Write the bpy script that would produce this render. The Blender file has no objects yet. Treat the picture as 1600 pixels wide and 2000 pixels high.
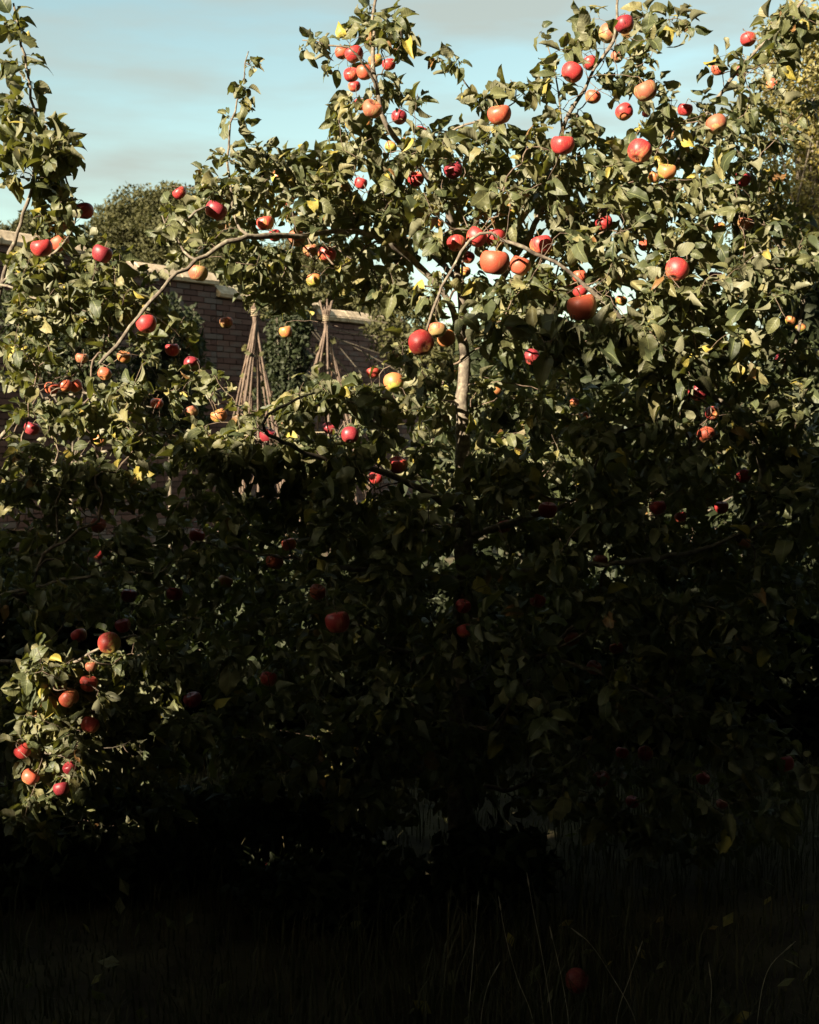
import bpy, math, random
import numpy as np
from mathutils import Vector, Matrix

random.seed(7)
rng = np.random.default_rng(11)
sc = bpy.context.scene
COL = sc.collection

# ------------------------------------------------------------------ camera
CAM = np.array([0.0, 0.0, 1.55])
FPX = 2414.0                       # focal length in photo pixels (photo 1600 x 2000)
PITCH = math.atan(150.0 / FPX)     # looking slightly down
cam_data = bpy.data.cameras.new('camera')
cam_data.sensor_fit = 'VERTICAL'
cam_data.sensor_height = 24.0
cam_data.lens = 24.0 * FPX / 2000.0
cam_data.clip_start = 0.05
cam_data.clip_end = 2000
cam_data.dof.use_dof = True
cam_data.dof.focus_distance = 3.75
cam_data.dof.aperture_fstop = 5.0
cam = bpy.data.objects.new('camera', cam_data)
cam.location = CAM
cam.rotation_euler = (math.pi / 2 - PITCH, 0, 0)
COL.objects.link(cam)
sc.camera = cam

# ------------------------------------------------------------------ light
SUN = np.array([-0.61, -0.67, 0.42]); SUN /= np.linalg.norm(SUN)     # towards the sun
SUN_EL = math.asin(SUN[2]); SUN_AZ = math.atan2(SUN[0], SUN[1])
world = bpy.data.worlds.new('World'); sc.world = world
world.use_nodes = True
wn, wl = world.node_tree.nodes, world.node_tree.links
wn.clear()
w_out = wn.new('ShaderNodeOutputWorld'); w_bg = wn.new('ShaderNodeBackground')
w_sky = wn.new('ShaderNodeTexSky'); w_sky.sky_type = 'NISHITA'
w_sky.sun_disc = False
w_sky.sun_elevation = SUN_EL; w_sky.sun_rotation = SUN_AZ
w_sky.air_density = 1.0; w_sky.dust_density = 1.6; w_sky.ozone_density = 1.4
w_bg.inputs['Strength'].default_value = 0.056
# thin flat clouds: noise over the view direction, stretched along the horizon
w_tc = wn.new('ShaderNodeTexCoord'); w_map = wn.new('ShaderNodeMapping')
w_map.inputs['Scale'].default_value = (4.2, 4.2, 20.0)
w_map.inputs['Location'].default_value = (2.35, 0.7, 1.9)
w_ns = wn.new('ShaderNodeTexNoise'); w_ns.inputs['Scale'].default_value = 1.0
w_ns.inputs['Detail'].default_value = 5.0; w_ns.inputs['Roughness'].default_value = 0.5
w_rp = wn.new('ShaderNodeValToRGB')
w_rp.color_ramp.elements[0].position = 0.44; w_rp.color_ramp.elements[1].position = 0.66
w_rp.color_ramp.elements[0].color = (0, 0, 0, 1); w_rp.color_ramp.elements[1].color = (0.8, 0.8, 0.8, 1)
w_tint = wn.new('ShaderNodeMix'); w_tint.data_type = 'RGBA'; w_tint.blend_type = 'MULTIPLY'
w_tint.inputs[0].default_value = 1.0; w_tint.inputs[7].default_value = (1.10, 1.06, 0.74, 1)
w_cl = wn.new('ShaderNodeMix'); w_cl.data_type = 'RGBA'
w_cl.inputs[7].default_value = (2.1, 2.28, 2.05, 1)
wl.new(w_tc.outputs['Generated'], w_map.inputs['Vector']); wl.new(w_map.outputs[0], w_ns.inputs['Vector'])
wl.new(w_ns.outputs['Fac'], w_rp.inputs[0]); wl.new(w_sky.outputs[0], w_tint.inputs[6])
wl.new(w_tint.outputs[2], w_cl.inputs[6]); wl.new(w_rp.outputs[0], w_cl.inputs[0])
wl.new(w_cl.outputs[2], w_bg.inputs['Color']); wl.new(w_bg.outputs[0], w_out.inputs['Surface'])

sl = bpy.data.lights.new('sun', 'SUN'); sl.energy = 4.7; sl.angle = math.radians(0.5)
sl.color = (1.0, 0.86, 0.66)
so = bpy.data.objects.new('sun', sl); COL.objects.link(so)
so.rotation_euler = Vector(SUN).to_track_quat('Z', 'Y').to_euler(); so.location = Vector(SUN) * 40

vs = sc.view_settings
vs.view_transform = 'Standard'; vs.look = 'None'; vs.gamma = 1.0; vs.use_curve_mapping = False
vs.exposure = 2.2
sc.cycles.max_bounces = 6; sc.cycles.diffuse_bounces = 3; sc.cycles.transmission_bounces = 4

# ------------------------------------------------------------------ helpers
_c, _s = math.cos(PITCH), math.sin(PITCH)
FWD = np.array([0, _c, -_s]); UPV = np.array([0, _s, _c]); RGT = np.array([1.0, 0, 0])

def at(px, py, d):
    """world point on the ray of a photo pixel whose distance ahead (world Y) is d"""
    r = RGT * (px - 800) / FPX + UPV * (1000 - py) / FPX + FWD
    return CAM + r * (d / r[1])

def proj(P):
    P = np.atleast_2d(P) - CAM
    z = P @ FWD
    return np.stack([800 + FPX * (P @ RGT) / z, 1000 - FPX * (P @ UPV) / z, z], 1)

def nrm(v):
    v = np.asarray(v, float)
    return v / (np.linalg.norm(v, axis=-1, keepdims=True) + 1e-12)

def mesh_np(name, V, F, mat, smooth=True):
    """V (n,3); F list of arrays, each (m,k)"""
    if isinstance(F, np.ndarray): F = [F]
    me = bpy.data.meshes.new(name)
    V = np.asarray(V, np.float32)
    me.vertices.add(len(V)); me.vertices.foreach_set('co', V.ravel())
    loops = np.concatenate([f.ravel() for f in F]).astype(np.int32)
    tot = np.concatenate([np.full(len(f), f.shape[1], np.int32) for f in F])
    me.loops.add(len(loops)); me.loops.foreach_set('vertex_index', loops)
    me.polygons.add(len(tot))
    st = np.concatenate([[0], np.cumsum(tot)[:-1]]).astype(np.int32)
    me.polygons.foreach_set('loop_start', st); me.polygons.foreach_set('loop_total', tot)
    me.polygons.foreach_set('use_smooth', np.full(len(tot), smooth))
    me.update(calc_edges=True); me.validate()
    if mat: me.materials.append(mat)
    return me

def link(name, me, parent=None, kind=None, label=None, cat=None, group=None, mat4=None):
    o = bpy.data.objects.new(name, me); COL.objects.link(o)
    if parent is not None: o.parent = parent
    if mat4 is not None: o.matrix_basis = mat4
    if kind: o['kind'] = kind
    if label: o['label'] = label
    if cat: o['category'] = cat
    if group: o['group'] = group
    return o

def thing(name, label, cat, loc=(0, 0, 0), group=None):
    o = link(name, None, label=label, cat=cat, group=group); o.location = loc
    return o

def frames(P):
    T = nrm(np.gradient(P, axis=0))
    a = np.array([0.3, 0.2, 1.0]) if abs(T[0][2]) < 0.9 else np.array([1.0, 0.1, 0])
    N = np.zeros_like(P); n = nrm(np.cross(T[0], a))
    for i in range(len(P)):
        n = nrm(n - T[i] * np.dot(n, T[i])); N[i] = n
    return T, N, np.cross(T, N)

def tube(P, R, sides=8, wob=0.0):
    P = np.asarray(P, float); R = np.asarray(R, float)
    T, N, B = frames(P)
    a = np.linspace(0, 2 * np.pi, sides, endpoint=False)
    rr = R[:, None] * (1 + wob * rng.normal(size=(len(P), sides)))
    V = P[:, None] + rr[..., None] * (np.cos(a)[None, :, None] * N[:, None] + np.sin(a)[None, :, None] * B[:, None])
    V = V.reshape(-1, 3)
    n = len(P); i = np.arange(n - 1)[:, None] * sides; j = np.arange(sides)[None]; k = (j + 1) % sides
    F = np.stack([i + j, i + k, i + sides + k, i + sides + j], -1).reshape(-1, 4)
    V = np.vstack([V, P[-1] + T[-1] * R[-1] * 0.5, P[0]])
    jj = np.arange(sides)
    cap = np.stack([(n - 1) * sides + jj, (n - 1) * sides + (jj + 1) % sides, np.full(sides, n * sides)], 1)
    cap2 = np.stack([(jj + 1) % sides, jj, np.full(sides, n * sides + 1)], 1)
    return V, F, np.vstack([cap, cap2])

class Acc:
    def __init__(s): s.V, s.Q, s.T, s.n = [], [], [], 0
    def add(s, V, Q=None, T=None):
        s.V.append(V)
        if Q is not None and len(Q): s.Q.append(Q + s.n)
        if T is not None and len(T): s.T.append(T + s.n)
        s.n += len(V)
    def mesh(s, name, mat, smooth=True):
        F = []
        if s.Q: F.append(np.vstack(s.Q))
        if s.T: F.append(np.vstack(s.T))
        return mesh_np(name, np.vstack(s.V), F, mat, smooth)

def resample(P, step):
    P = np.asarray(P, float)
    # Catmull-Rom then even steps
    Q = np.vstack([2 * P[0] - P[1], P, 2 * P[-1] - P[-2]])
    out = []
    for i in range(1, len(Q) - 2):
        p0, p1, p2, p3 = Q[i - 1], Q[i], Q[i + 1], Q[i + 2]
        for t in np.linspace(0, 1, 16, endpoint=False):
            out.append(0.5 * (2 * p1 + (p2 - p0) * t + (2 * p0 - 5 * p1 + 4 * p2 - p3) * t * t + (3 * p1 - p0 - 3 * p2 + p3) * t ** 3))
    out.append(P[-1]); out = np.array(out)
    L = np.concatenate([[0], np.cumsum(np.linalg.norm(np.diff(out, axis=0), axis=1))])
    n = max(2, int(L[-1] / step) + 1)
    s = np.linspace(0, L[-1], n)
    return np.stack([np.interp(s, L, out[:, k]) for k in range(3)], 1)

# ------------------------------------------------------------------ materials
def mat_new(name):
    m = bpy.data.materials.new(name); m.use_nodes = True
    n, l = m.node_tree.nodes, m.node_tree.links
    return m, n, l, n['Principled BSDF']

def ramp(n, stops):
    r = n.new('ShaderNodeValToRGB'); e = r.color_ramp.elements
    while len(e) < len(stops): e.new(0.5)
    for i, (p, c) in enumerate(stops):
        e[i].position = p; e[i].color = (*c, 1)
    return r

def noise(n, l, scale, detail=4, coord='Object', vec_scale=None):
    tc = n.new('ShaderNodeTexCoord'); ns = n.new('ShaderNodeTexNoise')
    ns.inputs['Scale'].default_value = scale; ns.inputs['Detail'].default_value = detail
    src = tc.outputs[coord]
    if vec_scale:
        mp = n.new('ShaderNodeMapping'); mp.inputs['Scale'].default_value = vec_scale
        l.new(src, mp.inputs[0]); src = mp.outputs[0]
    l.new(src, ns.inputs['Vector'])
    return ns

def bump(n, l, b, height, strength=0.4, dist=0.005):
    bp = n.new('ShaderNodeBump'); bp.inputs['Strength'].default_value = strength; bp.inputs['Distance'].default_value = dist
    l.new(height, bp.inputs['Height']); l.new(bp.outputs[0], b.inputs['Normal'])

def simple_noise_mat(name, stops, scale, rough=0.8, detail=5, bstr=0.4, bdist=0.005, spec=0.3, vec_scale=None):
    m, n, l, b = mat_new(name)
    ns = noise(n, l, scale, detail, vec_scale=vec_scale); r = ramp(n, stops)
    l.new(ns.outputs['Fac'], r.inputs[0]); l.new(r.outputs[0], b.inputs['Base Color'])
    b.inputs['Roughness'].default_value = rough; b.inputs['Specular IOR Level'].default_value = spec
    bump(n, l, b, ns.outputs['Fac'], bstr, bdist)
    return m

def leaf_mat(name, stops, back, trans_col, trans=0.22, rough=0.52, spec=0.30, veins=True):
    m, n, l, b = mat_new(name)
    at_ = n.new('ShaderNodeAttribute'); at_.attribute_name = 'tint'
    r = ramp(n, stops); l.new(at_.outputs['Fac'], r.inputs[0])
    ns = noise(n, l, 90.0, 3)
    mx = n.new('ShaderNodeMix'); mx.data_type = 'RGBA'; mx.blend_type = 'MULTIPLY'; mx.inputs[0].default_value = 0.7
    rr = ramp(n, [(0.3, (0.72, 0.72, 0.66)), (0.7, (1.2, 1.15, 1.0))])
    l.new(ns.outputs['Fac'], rr.inputs[0]); l.new(r.outputs[0], mx.inputs[6]); l.new(rr.outputs[0], mx.inputs[7])
    col = mx.outputs[2]
    if veins:
        uv = n.new('ShaderNodeUVMap'); uv.uv_map = 'UVMap'
        sp = n.new('ShaderNodeSeparateXYZ'); l.new(uv.outputs[0], sp.inputs[0])
        # u runs along the blade, v is -1..1 across
        ab = n.new('ShaderNodeMath'); ab.operation = 'ABSOLUTE'; l.new(sp.outputs['Y'], ab.inputs[0])
        mid = n.new('ShaderNodeMath'); mid.operation = 'LESS_THAN'; mid.inputs[1].default_value = 0.045; l.new(ab.outputs[0], mid.inputs[0])
        ml = n.new('ShaderNodeMath'); ml.operation = 'MULTIPLY_ADD'; ml.inputs[1].default_value = -0.22
        l.new(ab.outputs[0], ml.inputs[0]); l.new(sp.outputs['X'], ml.inputs[2])
        sn = n.new('ShaderNodeMath'); sn.operation = 'MULTIPLY'; sn.inputs[1].default_value = 46.0; l.new(ml.outputs[0], sn.inputs[0])
        si = n.new('ShaderNodeMath'); si.operation = 'SINE'; l.new(sn.outputs[0], si.inputs[0])
        bp = n.new('ShaderNodeBump'); bp.inputs['Strength'].default_value = 0.18; bp.inputs['Distance'].default_value = 0.0008
        l.new(si.outputs[0], bp.inputs['Height']); l.new(bp.outputs[0], b.inputs['Normal'])
        m2 = n.new('ShaderNodeMix'); m2.data_type = 'RGBA'; m2.inputs[7].default_value = (0.22, 0.24, 0.10, 1)
        mf = n.new('ShaderNodeMath'); mf.operation = 'MULTIPLY'; mf.inputs[1].default_value = 0.6; l.new(mid.outputs[0], mf.inputs[0])
        l.new(mf.outputs[0], m2.inputs[0]); l.new(col, m2.inputs[6]); col = m2.outputs[2]
    ge = n.new('ShaderNodeNewGeometry')
    mb = n.new('ShaderNodeMix'); mb.data_type = 'RGBA'; mb.inputs[7].default_value = (*back, 1)
    bf = n.new('ShaderNodeMath'); bf.operation = 'MULTIPLY'; bf.inputs[1].default_value = 0.75
    l.new(ge.outputs['Backfacing'], bf.inputs[0]); l.new(bf.outputs[0], mb.inputs[0]); l.new(col, mb.inputs[6])
    l.new(mb.outputs[2], b.inputs['Base Color'])
    b.inputs['Roughness'].default_value = rough; b.inputs['Specular IOR Level'].default_value = spec
    tr = n.new('ShaderNodeBsdfTranslucent'); tr.inputs['Color'].default_value = (*trans_col, 1)
    ms = n.new('ShaderNodeMixShader'); ms.inputs[0].default_value = trans
    out = n['Material Output']
    l.new(b.outputs[0], ms.inputs[1]); l.new(tr.outputs[0], ms.inputs[2]); l.new(ms.outputs[0], out.inputs['Surface'])
    return m

M_LEAF = leaf_mat('apple_leaf', [(0.0, (0.034, 0.046, 0.022)), (0.35, (0.068, 0.079, 0.037)), (0.6, (0.102, 0.106, 0.049)), (0.82, (0.170, 0.155, 0.075)), (0.93, (0.30, 0.25, 0.05)), (1.0, (0.17, 0.09, 0.035))],
                  (0.175, 0.170, 0.105), (0.20, 0.21, 0.03))
M_BARK = simple_noise_mat('apple_bark', [(0.3, (0.055, 0.042, 0.032)), (0.55, (0.14, 0.115, 0.085)), (0.75, (0.24, 0.23, 0.16))], 60, 0.85, 6, 0.7, 0.003)
M_TWIG = simple_noise_mat('apple_twig', [(0.3, (0.05, 0.032, 0.024)), (0.7, (0.17, 0.125, 0.085))], 70, 0.7, 4, 0.4, 0.001)
M_STALK = simple_noise_mat('apple_stalk', [(0.3, (0.08, 0.05, 0.025)), (0.7, (0.16, 0.12, 0.05))], 120, 0.7)
M_CALYX = simple_noise_mat('dry_calyx', [(0.3, (0.03, 0.022, 0.014)), (0.7, (0.09, 0.07, 0.045))], 200, 0.9)

def apple_mat(name, ground, mid, blush, lo, hi, rough=0.40):
    m, n, l, b = mat_new(name)
    tc = n.new('ShaderNodeTexCoord')
    oi = n.new('ShaderNodeObjectInfo')
    add = n.new('ShaderNodeVectorMath'); add.operation = 'ADD'
    l.new(tc.outputs['Object'], add.inputs[0]); l.new(oi.outputs['Location'], add.inputs[1])
    big = n.new('ShaderNodeTexNoise'); big.inputs['Scale'].default_value = 16; big.inputs['Detail'].default_value = 3
    l.new(add.outputs[0], big.inputs['Vector'])
    # stripes that run from stalk to calyx: noise over the azimuth with the height squeezed
    mp = n.new('ShaderNodeMapping'); mp.inputs['Scale'].default_value = (1, 1, 0.12)
    l.new(tc.outputs['Object'], mp.inputs[0])
    st = n.new('ShaderNodeTexNoise'); st.inputs['Scale'].default_value = 150; st.inputs['Detail'].default_value = 4
    l.new(mp.outputs[0], st.inputs['Vector'])
    sp = n.new('ShaderNodeSeparateXYZ'); l.new(tc.outputs['Object'], sp.inputs[0])
    side = n.new('ShaderNodeMath'); side.operation = 'MULTIPLY_ADD'; side.inputs[1].default_value = -7.0; l.new(sp.outputs['X'], side.inputs[0]); l.new(big.outputs['Fac'], side.inputs[2])
    top = n.new('ShaderNodeMath'); top.operation = 'MULTIPLY_ADD'; top.inputs[1].default_value = 5.0; l.new(sp.outputs['Z'], top.inputs[0]); l.new(side.outputs[0], top.inputs[2])
    f = n.new('ShaderNodeMath'); f.operation = 'MULTIPLY_ADD'; f.inputs[1].default_value = 0.85; l.new(st.outputs['Fac'], f.inputs[0]); l.new(top.outputs[0], f.inputs[2])
    r = ramp(n, [(min(1, lo + .15), ground), (min(1, (lo + hi) / 2 + .14), mid), (min(1, hi + .13), blush)])
    l.new(f.outputs[0], r.inputs[0])
    # pale lenticels
    vo = n.new('ShaderNodeTexVoronoi'); vo.inputs['Scale'].default_value = 260; l.new(tc.outputs['Object'], vo.inputs['Vector'])
    sm = n.new('ShaderNodeMath'); sm.operation = 'LESS_THAN'; sm.inputs[1].default_value = 0.16; l.new(vo.outputs['Distance'], sm.inputs[0])
    mf = n.new('ShaderNodeMath'); mf.operation = 'MULTIPLY'; mf.inputs[1].default_value = 0.35; l.new(sm.outputs[0], mf.inputs[0])
    mx = n.new('ShaderNodeMix'); mx.data_type = 'RGBA'; mx.inputs[7].default_value = (0.5, 0.36, 0.2, 1)
    l.new(mf.outputs[0], mx.inputs[0]); l.new(r.outputs[0], mx.inputs[6]); l.new(mx.outputs[2], b.inputs['Base Color'])
    rr = ramp(n, [(0.3, (rough - .06,) * 3), (0.7, (rough + .14,) * 3)]); l.new(big.outputs['Fac'], rr.inputs[0]); l.new(rr.outputs[0], b.inputs['Roughness'])
    b.inputs['Specular IOR Level'].default_value = 0.38
    b.inputs['Subsurface Weight'].default_value = 0.08; b.inputs['Subsurface Radius'].default_value = (0.006, 0.003, 0.001)
    b.inputs['Subsurface Scale'].default_value = 1.0
    bump(n, l, b, big.outputs['Fac'], 0.12, 0.003)
    return m

GRN = (0.30, 0.30, 0.045)
A_MAT = {
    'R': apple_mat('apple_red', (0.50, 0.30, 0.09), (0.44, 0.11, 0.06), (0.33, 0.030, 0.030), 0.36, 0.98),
    'B': apple_mat('apple_bicolour', (0.40, 0.34, 0.07), (0.45, 0.16, 0.065), (0.37, 0.05, 0.038), 0.52, 1.0),
    'O': apple_mat('apple_orange', (0.46, 0.34, 0.09), (0.47, 0.19, 0.075), (0.38, 0.075, 0.04), 0.34, 0.98),
    'Y': apple_mat('apple_yellow', (0.24, 0.28, 0.045), (0.36, 0.30, 0.06), (0.40, 0.15, 0.055), 0.50, 1.22),
    'T': apple_mat('apple_russet', (0.28, 0.23, 0.08), (0.33, 0.18, 0.08), (0.29, 0.09, 0.05), 0.45, 1.25, 0.5),
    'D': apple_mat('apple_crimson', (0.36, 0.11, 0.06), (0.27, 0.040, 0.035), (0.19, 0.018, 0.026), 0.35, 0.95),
}

# ------------------------------------------------------------------ ground
def ground_z(x, y):
    return 0.05 * np.sin(x * 1.7 + 0.4) * np.sin(y * 1.3) * np.exp(-(np.hypot(x, y - 4) / 9) ** 2) - 0.02 \
        + 0.012 * np.clip(y - 24, 0, 120)
def build_ground():
    xs = np.unique(np.concatenate([np.linspace(-6, 6, 61), np.sign(np.linspace(-1, 1, 41)) * np.abs(np.linspace(-1, 1, 41)) ** 3 * 700]))
    ys = np.unique(np.concatenate([np.linspace(-2, 12, 71), np.linspace(-60, -2, 8), 12 + np.linspace(0, 1, 24) ** 3 * 900]))
    X, Y = np.meshgrid(xs, ys)
    V = np.stack([X, Y, ground_z(X, Y)], -1).reshape(-1, 3)
    nx, ny = len(xs), len(ys)
    i = np.arange(ny - 1)[:, None] * nx; j = np.arange(nx - 1)[None]
    F = np.stack([i + j, i + j + 1, i + nx + j + 1, i + nx + j], -1).reshape(-1, 4)
    m = simple_noise_mat('turf_soil', [(0.3, (0.035, 0.026, 0.015)), (0.5, (0.065, 0.052, 0.026)), (0.7, (0.10, 0.085, 0.04))], 5.0, 0.95, 8, 0.8, 0.03)
    link('ground', mesh_np('ground', V, F, m), kind='structure')
build_ground()

# ------------------------------------------------------------------ brick wall with stone coping, stepping down to the right
M_MORTAR = simple_noise_mat('lime_mortar', [(0.3, (0.045, 0.036, 0.032)), (0.7, (0.09, 0.075, 0.066))], 30, 0.95, 6, 0.6, 0.006)
def brick_mat():
    m, n, l, b = mat_new('old_brick')
    oi = n.new('ShaderNodeAttribute'); oi.attribute_name = 'tint'
    ns = noise(n, l, 2.2, 8)
    a = n.new('ShaderNodeMath'); a.operation = 'MULTIPLY_ADD'; a.inputs[1].default_value = 0.75
    l.new(ns.outputs['Fac'], a.inputs[0]); l.new(oi.outputs['Fac'], a.inputs[2])
    r = ramp(n, [(0.2, (0.045, 0.024, 0.022)), (0.55, (0.085, 0.040, 0.034)), (0.9, (0.12, 0.065, 0.055)), (1.15, (0.11, 0.085, 0.08))])
    l.new(a.outputs[0], r.inputs[0]); l.new(r.outputs[0], b.inputs['Base Color'])
    b.inputs['Roughness'].default_value = 0.9
    bump(n, l, b, ns.outputs['Fac'], 0.6, 0.006)
    return m
M_BRICK = brick_mat()
M_COPING = simple_noise_mat('sandstone_coping', [(0.3, (0.26, 0.20, 0.13)), (0.55, (0.42, 0.33, 0.23)), (0.75, (0.52, 0.43, 0.32))], 14, 0.9, 7, 0.6, 0.01)

def box_local(l, w, h, jit=0.0, r=None):
    V = np.array([[x * l / 2, y * w / 2, z * h / 2] for z in (-1, 1) for y in (-1, 1) for x in (-1, 1)], float)
    if jit: V += (r or rng).normal(size=V.shape) * jit
    F = np.array([[0, 2, 3, 1], [4, 5, 7, 6], [0, 1, 5, 4], [2, 6, 7, 3], [0, 4, 6, 2], [1, 3, 7, 5]])
    return V, F

def set_tint(me, vals):
    a = me.attributes.new('tint', 'FLOAT', 'POINT'); a.data.foreach_set('value', np.asarray(vals, np.float32))

def build_wall():
    W0 = at(420, 560, 16.0); W0[2] = 0
    u = np.array([0.62, 0.785, 0]); u /= np.linalg.norm(u); nv = np.array([u[1], -u[0], 0]); up = np.array([0, 0, 1.0])
    root = thing('brick_garden_wall', 'old dark red brick garden wall with pale stone coping behind the apple trees', 'wall', W0)
    def wl_(a, b, c): return a * u + b * nv + c * up
    R3 = np.stack([u, -nv, up], 1)          # local x along wall, y into the wall
    core = Acc(); rest = Acc(); rest_t = []
    cand = []
    k0, step = -7.6, 1.9
    tops = []
    for s in range(9):
        ka = k0 + s * step; kb = ka + step
        top = 3.36 - 0.145 * (s - 3.7)
        tops.append((ka, kb, top))
        V, F = box_local(step, 0.30, top - 0.02); V = V @ R3.T + wl_((ka + kb) / 2, -0.165, (top - 0.02) / 2 - 0.0)
        core.add(V, F)
        nc = int(top / 0.075)
        for c in range(nc):
            off = 0.0 if c % 2 == 0 else 0.1125
            x = ka + (0.0 if off == 0 else -0.0)
            xs = np.arange(ka - off, kb - 0.02, 0.225)
            for xx in xs:
                a = max(xx, ka) + 0.005; b_ = min(xx + 0.225, kb) - 0.005
                if b_ - a < 0.03: continue
                ctr = wl_((a + b_) / 2, 0.0, c * 0.075 + 0.0375)
                cand.append((ctr, b_ - a))
    link('mortar_core', core.mesh('mortar_core', M_MORTAR, False), root)
    ctrs = np.array([c[0] for c in cand]) + W0
    q = proj(ctrs)
    def win(cx, cy, rx, ry): return ((q[:, 0] - cx) / rx) ** 2 + ((q[:, 1] - cy) / ry) ** 2
    score = np.minimum(win(425, 650, 60, 75), win(685, 700, 60, 75))
    score = np.minimum(score, win(200, 620, 160, 100) + 0.6)
    vis = set(np.argsort(score)[:295].tolist())
    lib = {}
    for i, (ctr, ln) in enumerate(cand):
        jv = rng.normal(size=2) * 0.0025
        if i in vis:
            key = (round(ln, 2), int(rng.integers(4)))
            if key not in lib:
                V, F = box_local(ln, 0.05, 0.064, 0.0018)
                me = mesh_np('brick', V, F, M_BRICK, False); set_tint(me, np.full(8, rng.uniform(-0.05, 0.75))); lib[key] = me
            M = Matrix.Identity(4)
            for r_ in range(3):
                for c_ in range(3): M[r_][c_] = R3[r_, c_]
            M.translation = Vector(ctr + nv * (0.0 + jv[0]))
            link('brick', lib[key], root, mat4=M)
        else:
            V, F = box_local(ln, 0.05, 0.064, 0.0015)
            rest.add(V @ R3.T + ctr + nv * jv[0], F); rest_t.append(np.full(8, rng.uniform(-0.05, 0.75)))
    me = rest.mesh('brickwork', M_BRICK, False); set_tint(me, np.concatenate(rest_t))
    link('brickwork', me, root, kind='stuff')
    # coping: pitched stones with a drip edge
    for ka, kb, top in tops:
        n = 3; w = (kb - ka) / n
        for i in range(n):
            a = ka + i * w + 0.006; b_ = ka + (i + 1) * w - 0.006
            prof = [(0.085, 0.0), (0.095, 0.05), (-0.02, 0.16), (-0.16, 0.19), (-0.38, 0.09), (-0.38, 0.0)]
            V = []
            for xx in (a, b_):
                for (pn, pz) in prof:
                    V.append(wl_(xx, pn + rng.normal() * 0.004, top + pz + rng.normal() * 0.006))
            V = np.array(V); m_ = len(prof)
            F = np.array([[j, (j + 1) % m_, m_ + (j + 1) % m_, m_ + j] for j in range(m_)])
            me = bpy.data.meshes.new('coping_stone')
            me.from_pydata(V.tolist(), [], F.tolist() + [list(range(m_))[::-1], list(range(m_, 2 * m_))]); me.update(); me.materials.append(M_COPING)
            link('coping_stone', me, root)
build_wall()

# ------------------------------------------------------------------ leafy masses: far trees, shrubs, hedge
def leaf_cloud(P, size, nrm_bias=(0, 0, 0.4), asp=0.55):
    """one bent leaf (4 triangles as 2 quads) per point"""
    n = len(P); size = np.broadcast_to(size, (n,))
    d = nrm(rng.normal(size=(n, 3)) + np.array([0, 0, -0.25]))
    nn = rng.normal(size=(n, 3)) + np.array(nrm_bias)
    nn = nrm(nn - d * np.sum(nn * d, 1, keepdims=True)); b = np.cross(nn, d)
    L = size[:, None]; Wd = L * asp / 2
    V = np.stack([P, P + d * L * 0.45 + b * Wd - nn * L * 0.06, P + d * L - nn * L * 0.14, P + d * L * 0.45 - b * Wd - nn * L * 0.06, P + d * L * 0.5 + nn * L * 0.03], 1)
    i = np.arange(n)[:, None] * 5
    F = np.concatenate([i + np.array([[0, 4, 1]]), i + np.array([[1, 4, 2]]), i + np.array([[2, 4, 3]]), i + np.array([[3, 4, 0]])], 0)
    return V.reshape(-1, 3), F

def blob_points(blobs, n):
    """points in lumpy ellipsoids, denser towards their skin"""
    out = []
    w = np.array([b[3] * b[4] * b[5] for b in blobs]) ** 0.7; w /= w.sum()
    for b, k in zip(blobs, (w * n).astype(int)):
        v = nrm(rng.normal(size=(k, 3))); r = rng.uniform(0.25, 1, size=(k, 1)) ** 0.5
        lump = 1 + 0.22 * np.sin(v[:, :1] * 7 + b[0]) * np.sin(v[:, 1:2] * 6 + b[1]) + 0.15 * np.sin(v[:, 2:] * 11 + b[2] * 3)
        out.append(np.array(b[:3]) + v * r * lump * np.array(b[3:6]))
    return np.vstack(out)

def foliage_mesh(name, P, size, mat, tint=(0.1, 0.8), bias=(0, 0, 0.4), asp=0.55):
    V, F = leaf_cloud(P, size, bias, asp)
    me = mesh_np(name, V, F, mat, False)
    set_tint(me, np.repeat(rng.uniform(*tint, size=len(P)), 5))
    return me

def far_tree(name, label, cat, base, blobs, n, size, mat, trunk_r=0.12, tint=(0.1, 0.8), group=None, limbs=True, asp=0.55, tips=0):
    base = np.array(base, float)
    root = thing(name, label, cat, base, group)
    bl = [tuple(np.array(b[:3]) - base) + tuple(b[3:]) for b in blobs]
    c0 = np.array(bl[0][:3])
    P = np.array([[0, 0, -0.1], [c0[0] * .25, c0[1] * .25, c0[2] * .35], [c0[0] * .8, c0[1] * .8, c0[2] * .8], c0 + np.array([0, 0, bl[0][5] * .4])])
    P = resample(P, 0.15); R = np.linspace(trunk_r, trunk_r * 0.3, len(P))
    V, Q, T = tube(P, R, 8, 0.04)
    link('trunk', mesh_np('trunk', V, [Q, T], M_BARK), root)
    if limbs:
        a = Acc()
        for b in bl:
            for k in range(9):
                e = np.array(b[:3]) + nrm(rng.normal(size=3)) * np.array(b[3:6]) * 0.92
                s = P[int(len(P) * rng.uniform(0.45, 0.95))]
                pts = resample(np.array([s, (s + e) / 2 + rng.normal(size=3) * 0.1 * b[3] + np.array([0, 0, 0.08 * b[5]]), e]), max(0.1, b[3] / 6))
                a.add(*tube(pts, np.linspace(trunk_r * 0.28, 0.004 + trunk_r * 0.02, len(pts)), 5))
        link('branches', a.mesh('branches', M_BARK), root, kind='stuff')
    pts = blob_points(bl, n)
    link('crown', foliage_mesh('crown', pts, rng.uniform(size * .7, size * 1.3, len(pts)), mat, tint, asp=asp), root, kind='stuff')
    return root

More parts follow.
